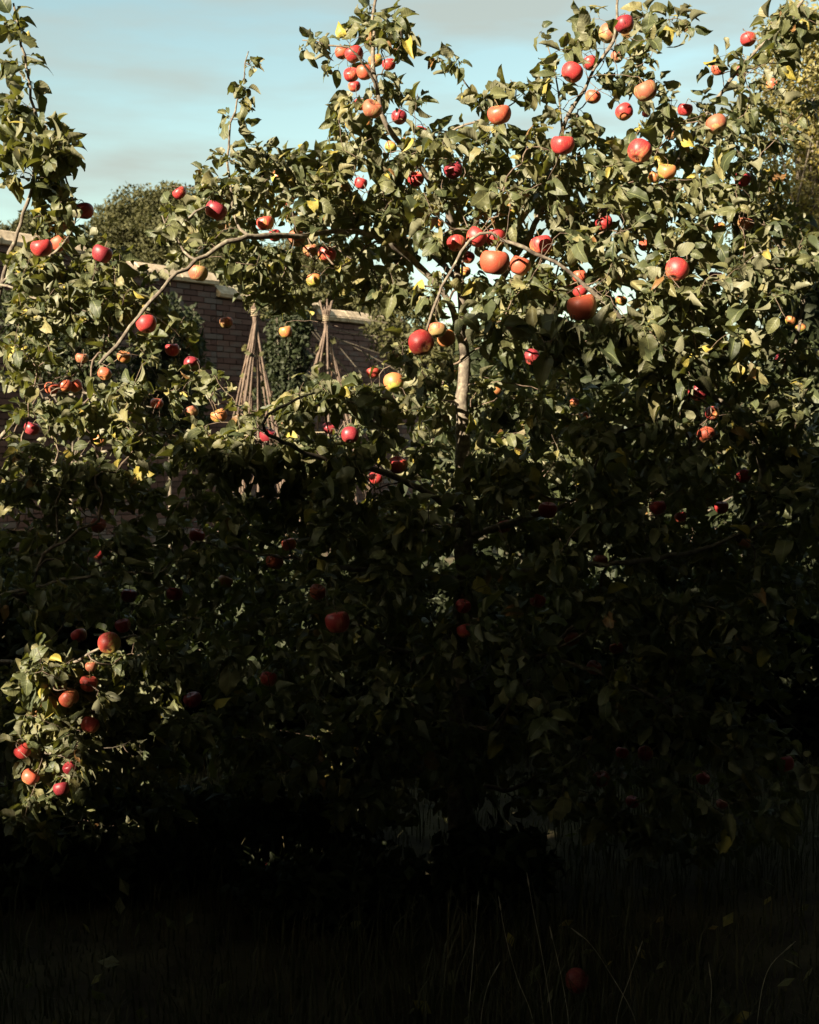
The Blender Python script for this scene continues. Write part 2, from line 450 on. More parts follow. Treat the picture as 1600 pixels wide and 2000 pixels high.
M_OAK = leaf_mat('far_tree_leaf', [(0, (0.028, 0.030, 0.012)), (0.5, (0.050, 0.050, 0.018)), (1, (0.085, 0.08, 0.03))], (0.07, 0.07, 0.032), (0.08, 0.085, 0.015), 0.2, 0.7, 0.2, False)
M_GOLD = leaf_mat('yellowing_leaf', [(0, (0.10, 0.10, 0.04)), (0.5, (0.20, 0.175, 0.055)), (1, (0.36, 0.26, 0.05))], (0.26, 0.24, 0.12), (0.3, 0.26, 0.03), 0.3, 0.6, 0.3, False)
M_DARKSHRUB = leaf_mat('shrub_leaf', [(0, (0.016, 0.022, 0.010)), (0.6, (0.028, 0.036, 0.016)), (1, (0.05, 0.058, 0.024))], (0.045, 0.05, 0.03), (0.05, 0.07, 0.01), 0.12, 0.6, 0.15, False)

def W(px, py, d): return tuple(at(px, py, d))
def far(px, py, d, rx, ry, rz): return W(px, py, d) + (rx * d / FPX, ry, rz * d / FPX)

p = at(290, 800, 30)
far_tree('round_tree', 'bushy olive green tree rising beyond the wall under the blue sky', 'tree', (p[0], p[1], 0.0),
         [far(290, 470, 30, 95, 1.3, 100), far(230, 470, 30, 60, 1.0, 70), far(380, 480, 30, 100, 1.3, 100), far(340, 420, 30, 60, 1.0, 60)], 42000, 0.10, M_OAK, 0.2)
p = at(50, 800, 26)
far_tree('far_tree', 'small dark tree beyond the wall at the left edge of the sky', 'tree', (p[0], p[1], 0.0),
         [far(62, 455, 26, 36, 0.5, 38), far(10, 470, 26, 40, 0.5, 26)], 9000, 0.085, M_OAK, 0.1, (0, 0.4))
p = at(560, 800, 24)
far_tree('broad_tree', 'broad green tree behind the wall and the bare arching branch', 'tree', (p[0], p[1], 0.0),
         [far(470, 540, 24, 110, 1.0, 60), far(600, 540, 24, 110, 1.1, 75), far(720, 575, 24, 90, 1.0, 55)], 32000, 0.085, M_OAK, 0.16)
p = at(1600, 900, 11)
far_tree('yellowing_tree', 'tall yellowing tree with fine autumn leaves at the right edge', 'tree', (p[0], p[1], 0.0),
         [far(1560, 330, 11, 110, 0.6, 150), far(1545, 130, 11, 70, 0.5, 130), far(1660, 200, 11, 120, 0.7, 250), far(1520, 480, 11, 110, 0.6, 120)], 17000, 0.055, M_GOLD, 0.09, asp=0.5)

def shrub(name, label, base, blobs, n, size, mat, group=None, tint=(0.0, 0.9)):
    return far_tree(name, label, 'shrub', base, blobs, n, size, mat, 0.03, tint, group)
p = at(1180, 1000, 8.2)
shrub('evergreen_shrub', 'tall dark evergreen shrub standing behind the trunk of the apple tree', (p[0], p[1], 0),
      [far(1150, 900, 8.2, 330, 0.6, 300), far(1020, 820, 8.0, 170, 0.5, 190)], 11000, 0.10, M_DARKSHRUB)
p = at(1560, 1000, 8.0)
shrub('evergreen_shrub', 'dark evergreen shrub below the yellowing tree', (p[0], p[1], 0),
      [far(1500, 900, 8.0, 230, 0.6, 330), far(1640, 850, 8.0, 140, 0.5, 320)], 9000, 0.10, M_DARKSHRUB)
# low shrubs added to hide sunlit grass and keep the background dark
for i, (px, lab) in enumerate([(150, 'low shaded shrub added beneath the wall on the left as dark backing'), (560, 'low shaded shrub added below the two cane wigwams as dark backing'), (980, 'low shaded shrub added right behind the trunk as dark backing'),
                               (1380, 'low shaded shrub added below the right side of the crown as dark backing')]):
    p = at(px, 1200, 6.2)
    shrub('dark_backing_shrub', lab, (p[0], p[1], 0), [far(px - 90, 1290, 6.2, 240, 0.5, 250), far(px + 130, 1310, 6.3, 230, 0.5, 240)], 9000, 0.085, M_DARKSHRUB, 'low shrubs added behind the apple tree as dark backing', (0, 0.6))
p = at(240, 1700, 4.15)  # weeds added to block stray sun and cover lit grass
far_tree('sun_block_weeds', 'dark clump of weeds added below the sunlit apples at left to block stray sun', 'weeds', (p[0], p[1], 0), [far(60, 1660, 3.95, 190, 0.16, 110), far(300, 1650, 4.2, 200, 0.2, 120), far(540, 1650, 4.45, 180, 0.2, 110), far(650, 1735, 3.9, 190, 0.14, 70), far(960, 1690, 3.95, 130, 0.12, 75)], 8500, 0.065, M_DARKSHRUB, 0.012, (0, .8), None, False)
# climber hanging over the wall
p = at(760, 640, 16.6)
far_tree('wall_climber', 'brownish green climber hanging over the brick wall beside the second cane wigwam', 'climber', (p[0], p[1], 0),
         [far(790, 640, 16.6, 75, 0.35, 65), far(560, 590, 15.8, 60, 0.3, 35), far(850, 720, 16.6, 80, 0.3, 110)], 6000, 0.075, M_OAK, 0.03, (0.1, 1.0))

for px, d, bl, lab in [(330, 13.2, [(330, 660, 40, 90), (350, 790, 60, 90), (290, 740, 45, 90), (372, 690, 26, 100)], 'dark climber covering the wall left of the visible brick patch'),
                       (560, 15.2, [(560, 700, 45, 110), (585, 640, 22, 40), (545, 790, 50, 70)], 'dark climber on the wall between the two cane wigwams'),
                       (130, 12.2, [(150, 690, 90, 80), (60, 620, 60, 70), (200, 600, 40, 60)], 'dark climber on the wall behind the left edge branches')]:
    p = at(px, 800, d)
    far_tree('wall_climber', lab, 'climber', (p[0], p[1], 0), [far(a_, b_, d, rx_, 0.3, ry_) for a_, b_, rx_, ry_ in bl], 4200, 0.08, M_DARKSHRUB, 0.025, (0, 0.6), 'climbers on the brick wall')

# ------------------------------------------------------------------ cane wigwams (bean supports)
M_CANE = simple_noise_mat('weathered_cane', [(0.3, (0.055, 0.036, 0.026)), (0.7, (0.13, 0.092, 0.066))], 25, 0.7, 5, 0.4, 0.002)
M_STRING = simple_noise_mat('garden_twine', [(0.3, (0.22, 0.17, 0.11)), (0.7, (0.36, 0.30, 0.2))], 200, 0.9)
M_TWINE_VINE = simple_noise_mat('dry_vine', [(0.3, (0.10, 0.06, 0.04)), (0.7, (0.20, 0.13, 0.08))], 80, 0.8)
def wigwam(label, apex, d, rad, ncane, cr, seed, vine):
    r = np.random.default_rng(seed)
    A = at(apex[0], apex[1], d); base = np.array([A[0], A[1], 0.0])
    root = thing('cane_wigwam', label, 'plant support', base, 'cane wigwams in front of the brick wall')
    A = A - base
    feet = []
    for k in range(ncane):
        th = 2 * np.pi * (k + r.uniform(-.2, .2)) / ncane
        f = np.array([rad * math.cos(th), rad * math.sin(th), -0.15]); feet.append(f)
        top = A + np.array([math.cos(th + 2.6), math.sin(th + 2.6), 0]) * 0.018
        ext = top + nrm(top - f) * r.uniform(0.03, 0.22)
        pts = resample(np.array([f, f * .5 + top * .5 + r.normal(size=3) * 0.035, top, ext]), 0.12)
        nodes = cr * (1 + 0.18 * (np.arange(len(pts)) % 3 == 0))
        V, Q, T = tube(pts, nodes * np.linspace(1.1, 0.8, len(pts)), 7)
        link('cane', mesh_np('cane', V, [Q, T], M_CANE), root)
    t = np.linspace(0, 2 * np.pi * 4, 60)
    ring = np.stack([0.03 * np.cos(t), 0.03 * np.sin(t), A[2] - 0.03 + t * 0.0025 ], 1)
    V, Q, T = tube(ring, np.full(60, 0.004), 5); link('twine_binding', mesh_np('twine_binding', V, [Q, T], M_STRING), root)
    for hz in (0.35, 0.62):
        t = np.linspace(0, 1, ncane + 1); loop = np.array([feet[i % ncane] * (1 - hz) + A * hz for i in range(ncane + 1)]) * np.array([1.02, 1.02, 1])
        V, Q, T = tube(resample(loop, 0.1), np.full(len(resample(loop, 0.1)), 0.004), 5)
        link('twine_ring', mesh_np('twine_ring', V, [Q, T], M_STRING), root)
    a = Acc()
    for k in range(vine):
        f = feet[k % ncane]; t = np.linspace(0.25, r.uniform(0.6, 0.95), 50)
        c = f[None] * (1 - t[:, None]) + A[None] * t[:, None]
        c = c + 0.022 * np.stack([np.cos(t * 40 + k), np.sin(t * 40 + k), 0 * t], 1) + r.normal(size=c.shape) * 0.006
        a.add(*tube(c, np.full(50, 0.005), 4))
    link('bean_vine', a.mesh('bean_vine', M_TWINE_VINE), root, kind='stuff')
    P = []
    for k in range(int(vine * 10)):
        f = feet[k % ncane]; t = r.uniform(0.15, 0.9); P.append(f * (1 - t) + A * t + r.normal(size=3) * 0.04)
    link('bean_leaves', foliage_mesh('bean_leaves', np.array(P), r.uniform(0.05, 0.1, len(P)), M_OAK, (0.2, 1), asp=0.75), root, kind='stuff')
wigwam('taller cane wigwam of close upright poles, the left one of two', (498, 612), 10.2, 0.48, 17, 0.0105, 3, 10)
wigwam('smaller cane wigwam with poles fanned from a tied top, the right one of two', (637, 622), 11.6, 0.70, 13, 0.0100, 5, 5)

# ------------------------------------------------------------------ tall hedge outside the frame: it casts the shade over the lower half
EDGE = np.array([[-400, 885], [0, 885], [300, 880], [550, 860], [700, 825], [850, 790], [930, 735], [1000, 682], [1200, 668], [1330, 715], [1450, 790], [1600, 820], [1750, 820], [1850, -3000], [9000, -3000]], float)
GAPS = [(130, 1375, 135, 150, 3.4), (290, 1290, 90, 42, 3.42), (60, 1550, 50, 60, 3.4), (1392, 806, 26, 22, 4.6), (1195, 1085, 28, 30, 4.0), (1075, 865, 22, 35, 4.0), (1450, 930, 20, 16, 4.6),
        (1500, 960, 60, 30, 4.0), (905, 740, 50, 70, 4.1), (780, 905, 22, 16, 3.9), (600, 955, 15, 13, 3.8), (470, 950, 16, 14, 3.8), (1010, 965, 16, 14, 3.8), (870, 950, 22, 13, 3.8), (1100, 960, 18, 13, 3.8), (1395, 900, 20, 20, 3.9), (1560, 1030, 22, 26, 3.9), (460, 1305, 12, 14, 3.6), (1500, 1245, 14, 14, 3.9), (1265, 1240, 16, 10, 3.9)]
def build_hedge():
    hdir = nrm(-SUN * [1, 1, 0]); tdir = np.array([-hdir[1], hdir[0], 0])
    base = -4.6 * hdir 
    root = thing('tall_hedge', 'tall dense clipped evergreen hedge to the left of the photographer, shading the lower orchard', 'hedge', base)
    n = 170000
    t = rng.uniform(-5.5, 10.0, n); s = rng.uniform(-0.6, 0.6, n); z = rng.uniform(0.0, 7.2, n)
    P = base + t[:, None] * tdir + s[:, None] * hdir + z[:, None] * np.array([0, 0, 1.0])
    keep = np.ones(n, bool)
    def hit(d):
        k = (d - P[:, 1]) / (-SUN[1]); return proj(P - SUN * k[:, None])
    sz = rng.uniform(0.14, 0.25, n)
    V, F = leaf_cloud(P, sz, asp=0.75); V5 = V.reshape(n, 5, 3)
    rn = rng.normal(size=n) * 14; u1 = rng.uniform(size=n); u2 = rng.uniform(size=n)
    for c in range(5):
        def hit(d):
            k = (d - V5[:, c, 1]) / (-SUN[1]); return proj(V5[:, c] - SUN * np.broadcast_to(k, (n,))[:, None])
        q = hit(np.where(hit(3.9)[:, 0] < 350, 4.1, 3.8))
        lim = np.interp(q[:, 0], EDGE[:, 0], EDGE[:, 1]) - 12 + 20 * np.sin(q[:, 0] * 0.031) + 14 * np.sin(q[:, 0] * 0.083 + 1) + rn
        keep &= q[:, 1] > lim
        keep &= u1 < np.clip((q[:, 1] - lim) / 75, 0.34, 1)         # the top of the hedge is looser
        for (cx, cy, rx, ry, d) in GAPS:
            g = hit(d); e = ((g[:, 0] - cx) / rx) ** 2 + ((g[:, 1] - cy) / ry) ** 2
            keep &= ~((e < 1.0) & (u2 < 0.99))
    Vk = V5[keep] - base; m = len(Vk)
    i = np.arange(m)[:, None] * 5
    Fk = np.concatenate([i + np.array([[0, 4, 1]]), i + np.array([[1, 4, 2]]), i + np.array([[2, 4, 3]]), i + np.array([[3, 4, 0]])], 0)
    me = mesh_np('foliage', Vk.reshape(-1, 3), Fk, M_DARKSHRUB, False); set_tint(me, np.repeat(rng.uniform(0, 0.8, m), 5))
    link('foliage', me, root, kind='stuff')
    a = Acc()
    for k in range(14):
        f = tdir * (-5 + k * 1.05)
        pts = resample(np.array([f + [0, 0, -0.1], f + [0.05, 0.03, 1.0], f + [0, 0.06, 2.6]]), 0.3)
        V, Q, T = tube(pts, np.linspace(0.05, 0.012, len(pts)), 7)
        link('stem', mesh_np('stem', V, [Q, T], M_BARK), root)
build_hedge()

# unseen canopy added to block sky fill: low sun comes in under its crown
def build_added_canopy():
    root = thing('added_canopy_tree', 'large dark canopy tree added over the camera to block sky light', 'tree', (0.6, -5.5, 0))
    b0 = np.array([0.6, -5.5, 0])
    hd = nrm(-SUN[:2])
    n = 95000
    x = rng.uniform(-12, 10, n); y = rng.uniform(-12, 5.4, n)
    sdist = 2.6 - (x * hd[0] + y * hd[1])
    bottom = 4.6 + 0.468 * np.maximum(sdist, 0) + 0.25 * np.sin(x * 1.3) * np.sin(y * 1.1)
    bottom += 1.8 * np.clip(-hd[1] * x + hd[0] * y - 4.9, 0, 1)
    z = bottom + rng.gamma(1.6, 0.55, n)
    k = (np.hypot((x + 1) / 11, (y + 3.2) / 8.6) < 1) & (z < 11.5)
    P = np.stack([x, y, z], 1)[k] - b0
    link('crown', foliage_mesh('crown', P, rng.uniform(0.2, 0.34, len(P)), M_DARKSHRUB, (0, 0.7), asp=0.75), root, kind='stuff')
    tr = resample(np.array([[0, 0, -0.2], [0.05, 0, 1.5], [0, 0.1, 3.4], [-0.1, 0.2, 7.0]]), 0.2)
    V, Q, T = tube(tr, np.linspace(0.24, 0.1, len(tr)), 12, 0.03)
    link('trunk', mesh_np('trunk', V, [Q, T], M_BARK), root)
    for k in range(9):
        a = 2 * np.pi * k / 9; e = np.array([math.cos(a) * 5.5, math.sin(a) * 4.6 + 0.5, 0]);
        sd = 2.6 - ((e[0] + b0[0]) * hd[0] + (e[1] + b0[1]) * hd[1]); e[2] = 4.3 + 0.468 * max(sd, 0)
        pts = resample(np.array([tr[14 + k], (tr[14 + k] + e) / 2 + [0, 0, 1.0], e]), 0.25)
        V, Q, T = tube(pts, np.linspace(0.09, 0.02, len(pts)), 8)
        link('branch', mesh_np('branch', V, [Q, T], M_BARK), root)
build_added_canopy()
for cx, cy, sx, sy, h, lab in [(2.5, -9.5, 7.5, 0.7, 5.6, 'dark hedge added behind the camera to block sky light'), (-4.8, 3.7, 0.5, 2.6, 2.8, 'low dark hedge added at left outside the frame to block sky light')]:  # unseen hedges added to close off low sky fill
    bl = [(cx - sx + 2 * sx * (k + .5) / 9 if sx > sy else cx, cy - sy + 2 * sy * (k + .5) / 9 if sy > sx else cy, h * .5, max(sx / 6, .6), max(sy / 6, .6), h * .5) for k in range(9)]
    far_tree('sky_block_hedge', lab, 'hedge', (cx, cy, 0), bl, 22000, 0.26, M_DARKSHRUB, 0.03, (0, .7), 'hedges added outside the frame to block sky light', False, 0.75)
for bx, by, h, lab in [(4.6, -1.5, 5.5, 'tall dark conifer tree added right and behind the camera to cut sky light'), (4.9, 1.6, 5.0, 'tall dark conifer tree added right of the camera to cut sky light'), (5.3, 4.6, 4.6, 'tall dark conifer tree added just right of the frame to cut sky light'),
                        (4.9, 7.6, 4.4, 'dark conifer tree added beyond the frame beside the shrubs to cut sky light')]:  # unseen trees added to keep sky fill out on the right
    far_tree('blocker', lab, 'tree', (bx, by, 0), [(bx, by, h * .35, 1.7, 1.9, h * .45), (bx, by, h * .7, 1.3, 1.5, h * .4)], 7000, 0.24, M_DARKSHRUB, 0.12, (0, .7), 'trees added outside the frame to cut sky light', False, 0.7)

# ------------------------------------------------------------------ apples: (px, py, diameter in px, kind, how clear of leaves, label[, extra])
exec_apples = []
def A(px, py, dia, kind, clear, label, calyx=None, d=None): exec_apples.append((px, py, dia, kind, clear, label, calyx, d))
# upper left, on the upright shoots
A(82, 484, 43, 'R', .95, 'glossy red apple at the left edge beside an orange one half under a leaf')
A(118, 475, 37, 'O', .6, 'orange red apple half under a leaf beside the glossy red edge one')
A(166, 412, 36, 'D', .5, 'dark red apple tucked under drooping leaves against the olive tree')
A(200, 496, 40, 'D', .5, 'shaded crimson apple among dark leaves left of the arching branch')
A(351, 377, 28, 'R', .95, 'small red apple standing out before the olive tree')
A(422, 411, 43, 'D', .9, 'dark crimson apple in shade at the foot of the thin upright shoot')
A(518, 436, 35, 'B', .95, 'red and yellow apple directly above the arching branch')
A(537, 460, 26, 'R', .8, 'small pink apple touching the red and yellow one above the arching branch')
A(388, 533, 39, 'T', .95, 'tan and green apple hanging just under the arching bare branch')
A(545, 348, 31, 'Y', .6, 'yellow apple with a red top near the left crown outline')
A(563, 391, 26, 'O', .6, 'peach apple below the yellow one near the left crown outline')
A(580, 466, 35, 'T', .85, 'olive apple with yellow rim, leftmost of the row of three')
A(607, 489, 31, 'T', .85, 'brown apple, middle of the row of three')
A(638, 497, 37, 'B', .9, 'half red half yellow apple, rightmost of the row of three')
A(614, 548, 31, 'Y', .9, 'yellow green apple crossed by a leaf shadow above the right wigwam')
A(559, 648, 27, 'Y', .8, 'yellow brown apple between the two cane wigwams')
A(442, 630, 27, 'T', .8, 'tan apple in front of the bricks beside the left wigwam')
# top centre
A(692, 106, 37, 'R', .97, 'shiny red apple, largest of the top centre cluster')
A(668, 103, 29, 'O', .8, 'orange apple behind the shiny red one in the top cluster')
A(734, 118, 29, 'Y', .9, 'pale green apple at the right of the top cluster')
A(687, 146, 31, 'R', .95, 'red apple at the lower left of the top cluster')
A(713, 141, 33, 'O', .95, 'orange red apple at the lower right of the top cluster')
A(692, 169, 25, 'R', .7, 'lowest pink apple of the top cluster, tucked under the others')
A(760, 126, 27, 'R', .75, 'bright red apple half behind leaves right of the pale green one')
A(727, 213, 40, 'T', .8, 'brownish red apple in leaf shade below the top cluster')
A(704, 204, 26, 'R', .6, 'small red apple behind the brownish one below the top cluster')
A(780, 229, 31, 'D', .75, 'dark red apple right of the brownish one')
A(687, 241, 26, 'Y', .7, 'yellow apple lower left of the brownish one')
A(716, 239, 24, 'Y', .5, 'yellow apple directly under the brownish one')
A(823, 257, 24, 'R', .6, 'small red apple peeping between leaves beside the twig with the orange purple apple')
A(763, 287, 25, 'Y', .8, 'yellow green apple in the middle of the central column of leaves')
A(678, 290, 22, 'O', .5, 'little orange apple at the left foot of the central column')
A(813, 350, 33, 'R', .9, 'rosy apple in the centre of the crown above a hanging twig')
A(705, 358, 26, 'R', .85, 'small pink apple among dense leaves left of the rosy one')
A(886, 333, 38, 'D', .8, 'dark red apple partly in shade right of the rosy one')
A(857, 437, 20, 'Y', .8, 'tiny pale yellow fruit at the end of a hanging twig')
A(975, 224, 47, 'O', .95, 'orange apple with a purple side on the dark side twig against the sky')
A(996, 412, 30, 'Y', .6, 'yellow apple half hidden above the thick curved branch')
# right upper
A(1220, 48, 38, 'D', .8, 'dark apple with an orange top at the upper edge of the photo')
A(1188, 66, 38, 'T', .8, 'shaded brown apple left of the dark one at the upper edge')
A(1117, 141, 43, 'R', .9, 'large peach red apple beside a thin twig in the upper right sky gap')
A(1153, 123, 30, 'R', .85, 'red apple right behind the large peach red one')
A(1158, 189, 31, 'O', .9, 'orange apple below the fork of the upper right branch')
A(1205, 111, 25, 'T', .6, 'tan apple among leaves under the two dark upper ones')
A(1262, 178, 45, 'T', .95, 'shaded brown apple with a lit cap hanging in the sky gap')
A(1220, 218, 35, 'R', .9, 'bright red apple left below the brown one in the sky gap')
A(1262, 222, 16, 'R', .5, 'tiny red patch of apple right of the bright red one')
A(1338, 214, 30, 'R', .8, 'bright red apple behind leaves at the end of the sky gap')
A(1461, 77, 31, 'R', .97, 'round red apple high on the right branch against the sky')
A(1403, 135, 28, 'O', .6, 'orange apple half behind a brown leaf on the right branch')
A(1446, 138, 24, 'D', .5, 'dark red apple in shade under the right branch')
A(1509, 165, 24, 'O', .6, 'dull orange apple in shade in front of the yellowing tree')
A(1099, 283, 47, 'R', .95, 'large glossy red apple with a notch of leaf shadow against the sky')
A(1250, 296, 48, 'R', .8, 'large red apple half covered by one broad leaf')
A(1303, 335, 37, 'Y', .95, 'yellow tan apple below the one covered by a broad leaf')
A(1279, 346, 27, 'Y', .7, 'green yellow apple touching the yellow tan one')
A(1400, 243, 41, 'T', .75, 'brownish pink apple in shade under the right branch')
A(1310, 263, 24, 'T', .5, 'small tan apple above the yellow tan one')
A(1180, 436, 34, 'R', .8, 'red apple with only its cap lit in the middle of the right crown')
A(1404, 448, 29, 'Y', .8, 'yellow apple with a shaded right side in the right crown')
A(1456, 437, 33, 'T', .8, 'brown apple right of the half shaded yellow one')
A(1451, 350, 33, 'D', .6, 'deep red apple in shade beside the yellowing tree')
A(1259, 479, 24, 'O', .6, 'small striped orange apple deep in the right crown')
A(1323, 527, 47, 'R', .85, 'large red apple with a leaf shadow across its front in the right crown')
A(1397, 541, 28, 'D', .5, 'shaded red apple right of the large one with a leaf shadow')
# around the thick curved branch
A(967, 512, 59, 'O', 1, 'largest orange red apple hanging under the thick curved branch', None, 3.52)
A(891, 475, 37, 'R', .85, 'red apple at the left bend of the thick curved branch', None, 3.90)
A(930, 463, 42, 'R', .8, 'pink red apple behind the thin end of the curved branch', None, 3.95)
A(968, 464, 42, 'R', .75, 'rosy apple right behind the top of the curved branch', None, 4.00)
A(1016, 519, 42, 'O', .85, 'peach apple right of the largest one under the curved branch', None, 3.75)
A(1058, 479, 46, 'R', .9, 'bright scarlet apple above the curved branch', None, 4.00)
A(915, 503, 26, 'R', .7, 'small pink apple left of the largest one')
A(908, 531, 24, 'Y', .7, 'small yellow green apple below the pink one at the curved branch')
A(1132, 540, 28, 'O', .8, 'orange apple under the outer end of the thick branch', None, 3.90)
A(1134, 568, 30, 'R', .7, 'red apple wedged above the big shadowed orange one', None, 3.85)
A(1138, 600, 59, 'O', .75, 'big orange apple with a black leaf shadow and a curled leaf at its side', None, 3.58)
A(1213, 587, 24, 'Y', .8, 'small yellow apple right of the curled dry leaf')
A(824, 671, 52, 'R', 1, 'large red apple showing its calyx at the end of the drooping twig', (0.35, -0.8, -0.35), 3.60)
A(854, 644, 36, 'T', .85, 'brownish pink apple behind the one showing its calyx', None, 3.75)
A(873, 662, 37, 'Y', .85, 'green yellow crescent lit apple right of the one showing its calyx', None, 3.80)
A(730, 727, 29, 'B', .75, 'red orange apple half behind a pale leaf left below the calyx apple')
A(770, 747, 41, 'Y', .85, 'yellow apple hollowed by shadow below the drooping twig')
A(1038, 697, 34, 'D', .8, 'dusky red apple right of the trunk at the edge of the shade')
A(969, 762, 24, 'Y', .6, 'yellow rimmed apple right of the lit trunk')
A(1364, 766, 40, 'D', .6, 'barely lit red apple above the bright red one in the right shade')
A(1392, 807, 28, 'R', .97, 'bright red sunlit apple alone in the shade at right', (0.1, -0.9, 0.1))
A(1380, 850, 36, 'O', .8, 'shaded orange apple directly under the bright red one at right')
A(1544, 626, 20, 'Y', .8, 'little yellow apple near the right edge')
A(1564, 641, 22, 'Y', .8, 'lemon yellow apple right beside the little one near the right edge')
A(1527, 700, 26, 'D', .6, 'dark red apple in the gloom by the right edge')
A(1122, 786, 20, 'O', .7, 'small peach apple catching light right of the trunk')
A(1141, 814, 22, 'T', .6, 'small brown apple below the peach one right of the trunk')
# left middle
A(287, 633, 41, 'R', 1, 'vivid red apple with green base beside the drooping end of the arching branch')
A(337, 683, 29, 'R', .97, 'round scarlet apple in front of the dark wall')
A(160, 699, 26, 'T', .95, 'small tan apple hanging left of the branch end')
A(243, 697, 28, 'Y', .95, 'lime green apple hanging right of the branch end')
A(204, 730, 28, 'O', .85, 'orange apple under the very tip of the arching branch')
A(101, 758, 28, 'O', .95, 'orange apple, leftmost of three in a row')
A(128, 754, 29, 'O', .95, 'peach orange apple, middle one of three in a row')
A(148, 754, 28, 'O', .85, 'orange apple cut by shadow, right one of three in a row')
A(306, 788, 26, 'O', .9, 'pale orange apple right below the large hanging leaves at left')
A(375, 804, 29, 'T', .8, 'dim brown apple in shade left of the yellow cupped one')
A(428, 812, 34, 'Y', .8, 'yellow and brown apple below the left wigwam')
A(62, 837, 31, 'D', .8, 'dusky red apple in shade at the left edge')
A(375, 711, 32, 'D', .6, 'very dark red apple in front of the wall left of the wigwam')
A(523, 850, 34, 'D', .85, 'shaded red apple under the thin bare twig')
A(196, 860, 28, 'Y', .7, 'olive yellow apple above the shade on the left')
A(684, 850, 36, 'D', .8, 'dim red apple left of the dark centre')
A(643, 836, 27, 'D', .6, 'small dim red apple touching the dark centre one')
# the shaded lower half
A(778, 908, 38, 'R', .9, 'dark red apple glowing faintly in the central shade')
A(734, 934, 28, 'R', .8, 'small faint red apple left below the glowing central one')
A(660, 1215, 50, 'R', 1, 'big deep red apple alone in the dark below the centre', None, 3.3)
A(536, 1097, 36, 'O', .95, 'dull orange apple in the dark upper left of the lone deep red one')
A(565, 1063, 30, 'O', .8, 'brown orange apple behind the dull orange one')
A(440, 1136, 31, 'Y', .95, 'dull yellow apple in the dark left of the orange ones')
A(620, 1156, 34, 'O', .8, 'faint orange apple above the lone deep red one')
A(385, 1046, 32, 'R', .9, 'faint pink apple in the dark below the wigwam')
A(192, 1026, 32, 'O', .9, 'faint orange red apple in the dark left')
A(190, 1083, 24, 'R', .7, 'very faint red apple under the orange red one in the dark left')
A(252, 1163, 32, 'D', .9, 'faint crimson apple, left of the pair in the dark')
A(340, 1160, 34, 'D', .85, 'faint crimson apple, right of the pair in the dark')
A(240, 1222, 32, 'R', .9, 'dim red apple right behind the sunlit one with a dark calyx')
A(155, 1241, 32, 'R', .85, 'dim red apple left of the sunlit one with a dark calyx')
A(525, 1326, 34, 'R', .85, 'faint orange red apple below left of the lone deep red one')
A(376, 1367, 37, 'D', .9, 'purplish apple beside the bright lime leaf in the lower left')
A(1070, 996, 38, 'R', .85, 'faint red apple beside greyish leaves in the right shade')
A(985, 1028, 32, 'R', .85, 'faint red apple in the middle of the right shade')
A(1285, 992, 33, 'R', .9, 'dim rosy apple, left of two in the right shade')
A(1330, 1010, 25, 'R', .85, 'small dim rosy apple, right of two in the right shade')
A(1410, 991, 28, 'R', .8, 'faint red apple under the glinting leaves at right')
A(1452, 930, 31, 'R', .9, 'half lit pink red apple among glints at the right')
A(1173, 1096, 30, 'O', .85, 'dull orange apple left of the small sunlit leaves in the dark')
A(1453, 1062, 30, 'Y', .8, 'faint olive apple in the dark right edge')
A(1050, 1174, 32, 'R', .85, 'dark rusty apple in the deep shade right of centre')
A(905, 1184, 32, 'R', .8, 'dark red apple, upper of two in the deep central shade', None, 3.85)
A(908, 1232, 32, 'R', .8, 'dark red apple, lower of two in the deep central shade', None, 3.8)
A(1117, 1248, 32, 'O', .9, 'dim peach apple left of the rusty orange one in the deep shade')
A(1204, 1266, 28, 'O', .9, 'rusty orange apple right of the dim peach one in the deep shade')
A(1160, 1304, 32, 'O', .85, 'faint amber apple below the dim peach and rusty pair')
A(1175, 1521, 34, 'O', .95, 'dim orange apple low in the dark right half')
A(1236, 1566, 28, 'R', .9, 'faint red apple right below the low orange one')
A(1373, 1520, 28, 'R', .85, 'faint rusty apple right of the low orange one')
A(1410, 1571, 24, 'O', .8, 'faint brown apple right below the rusty one low in the dark')
A(1215, 1470, 27, 'R', .8, 'very faint red apple above the low orange one')
A(1260, 1472, 32, 'R', .8, 'very faint red apple beside the other above the low orange one')
A(1532, 1492, 38, 'R', .8, 'faint red apple low at the right edge')
# sunlit patch, lower left
A(214, 1257, 46, 'B', 1, 'red and yellow apple with dark calyx at the top of the sunlit patch', (0.12, -0.85, -0.5), 3.38)
A(174, 1335, 36, 'B', .9, 'red apple with yellow base in the sunlit patch, upper of three', None, 3.40)
A(135, 1364, 41, 'O', .95, 'peach apple with green base under a leaf in the sunlit patch', None, 3.40)
A(177, 1416, 38, 'R', .9, 'orange red apple with a shadowed top, lowest of three in the sunlit patch', None, 3.40)
A(178, 1302, 22, 'T', .7, 'small tan fruit above the red apple in the sunlit patch', None, 3.40)
A(45, 1467, 34, 'R', .9, 'red apple at the left edge of the sunlit patch', None, 3.40)
A(60, 1518, 36, 'O', .8, 'orange apple behind a thin leaf at the bottom of the sunlit patch', None, 3.40)
A(137, 1500, 28, 'D', .8, 'dark pink apple under the sunlit twig', None, 3.40)
A(120, 1540, 34, 'D', .7, 'purple shaded apple below the sunlit patch', None, 3.40)
APPLES = exec_apples

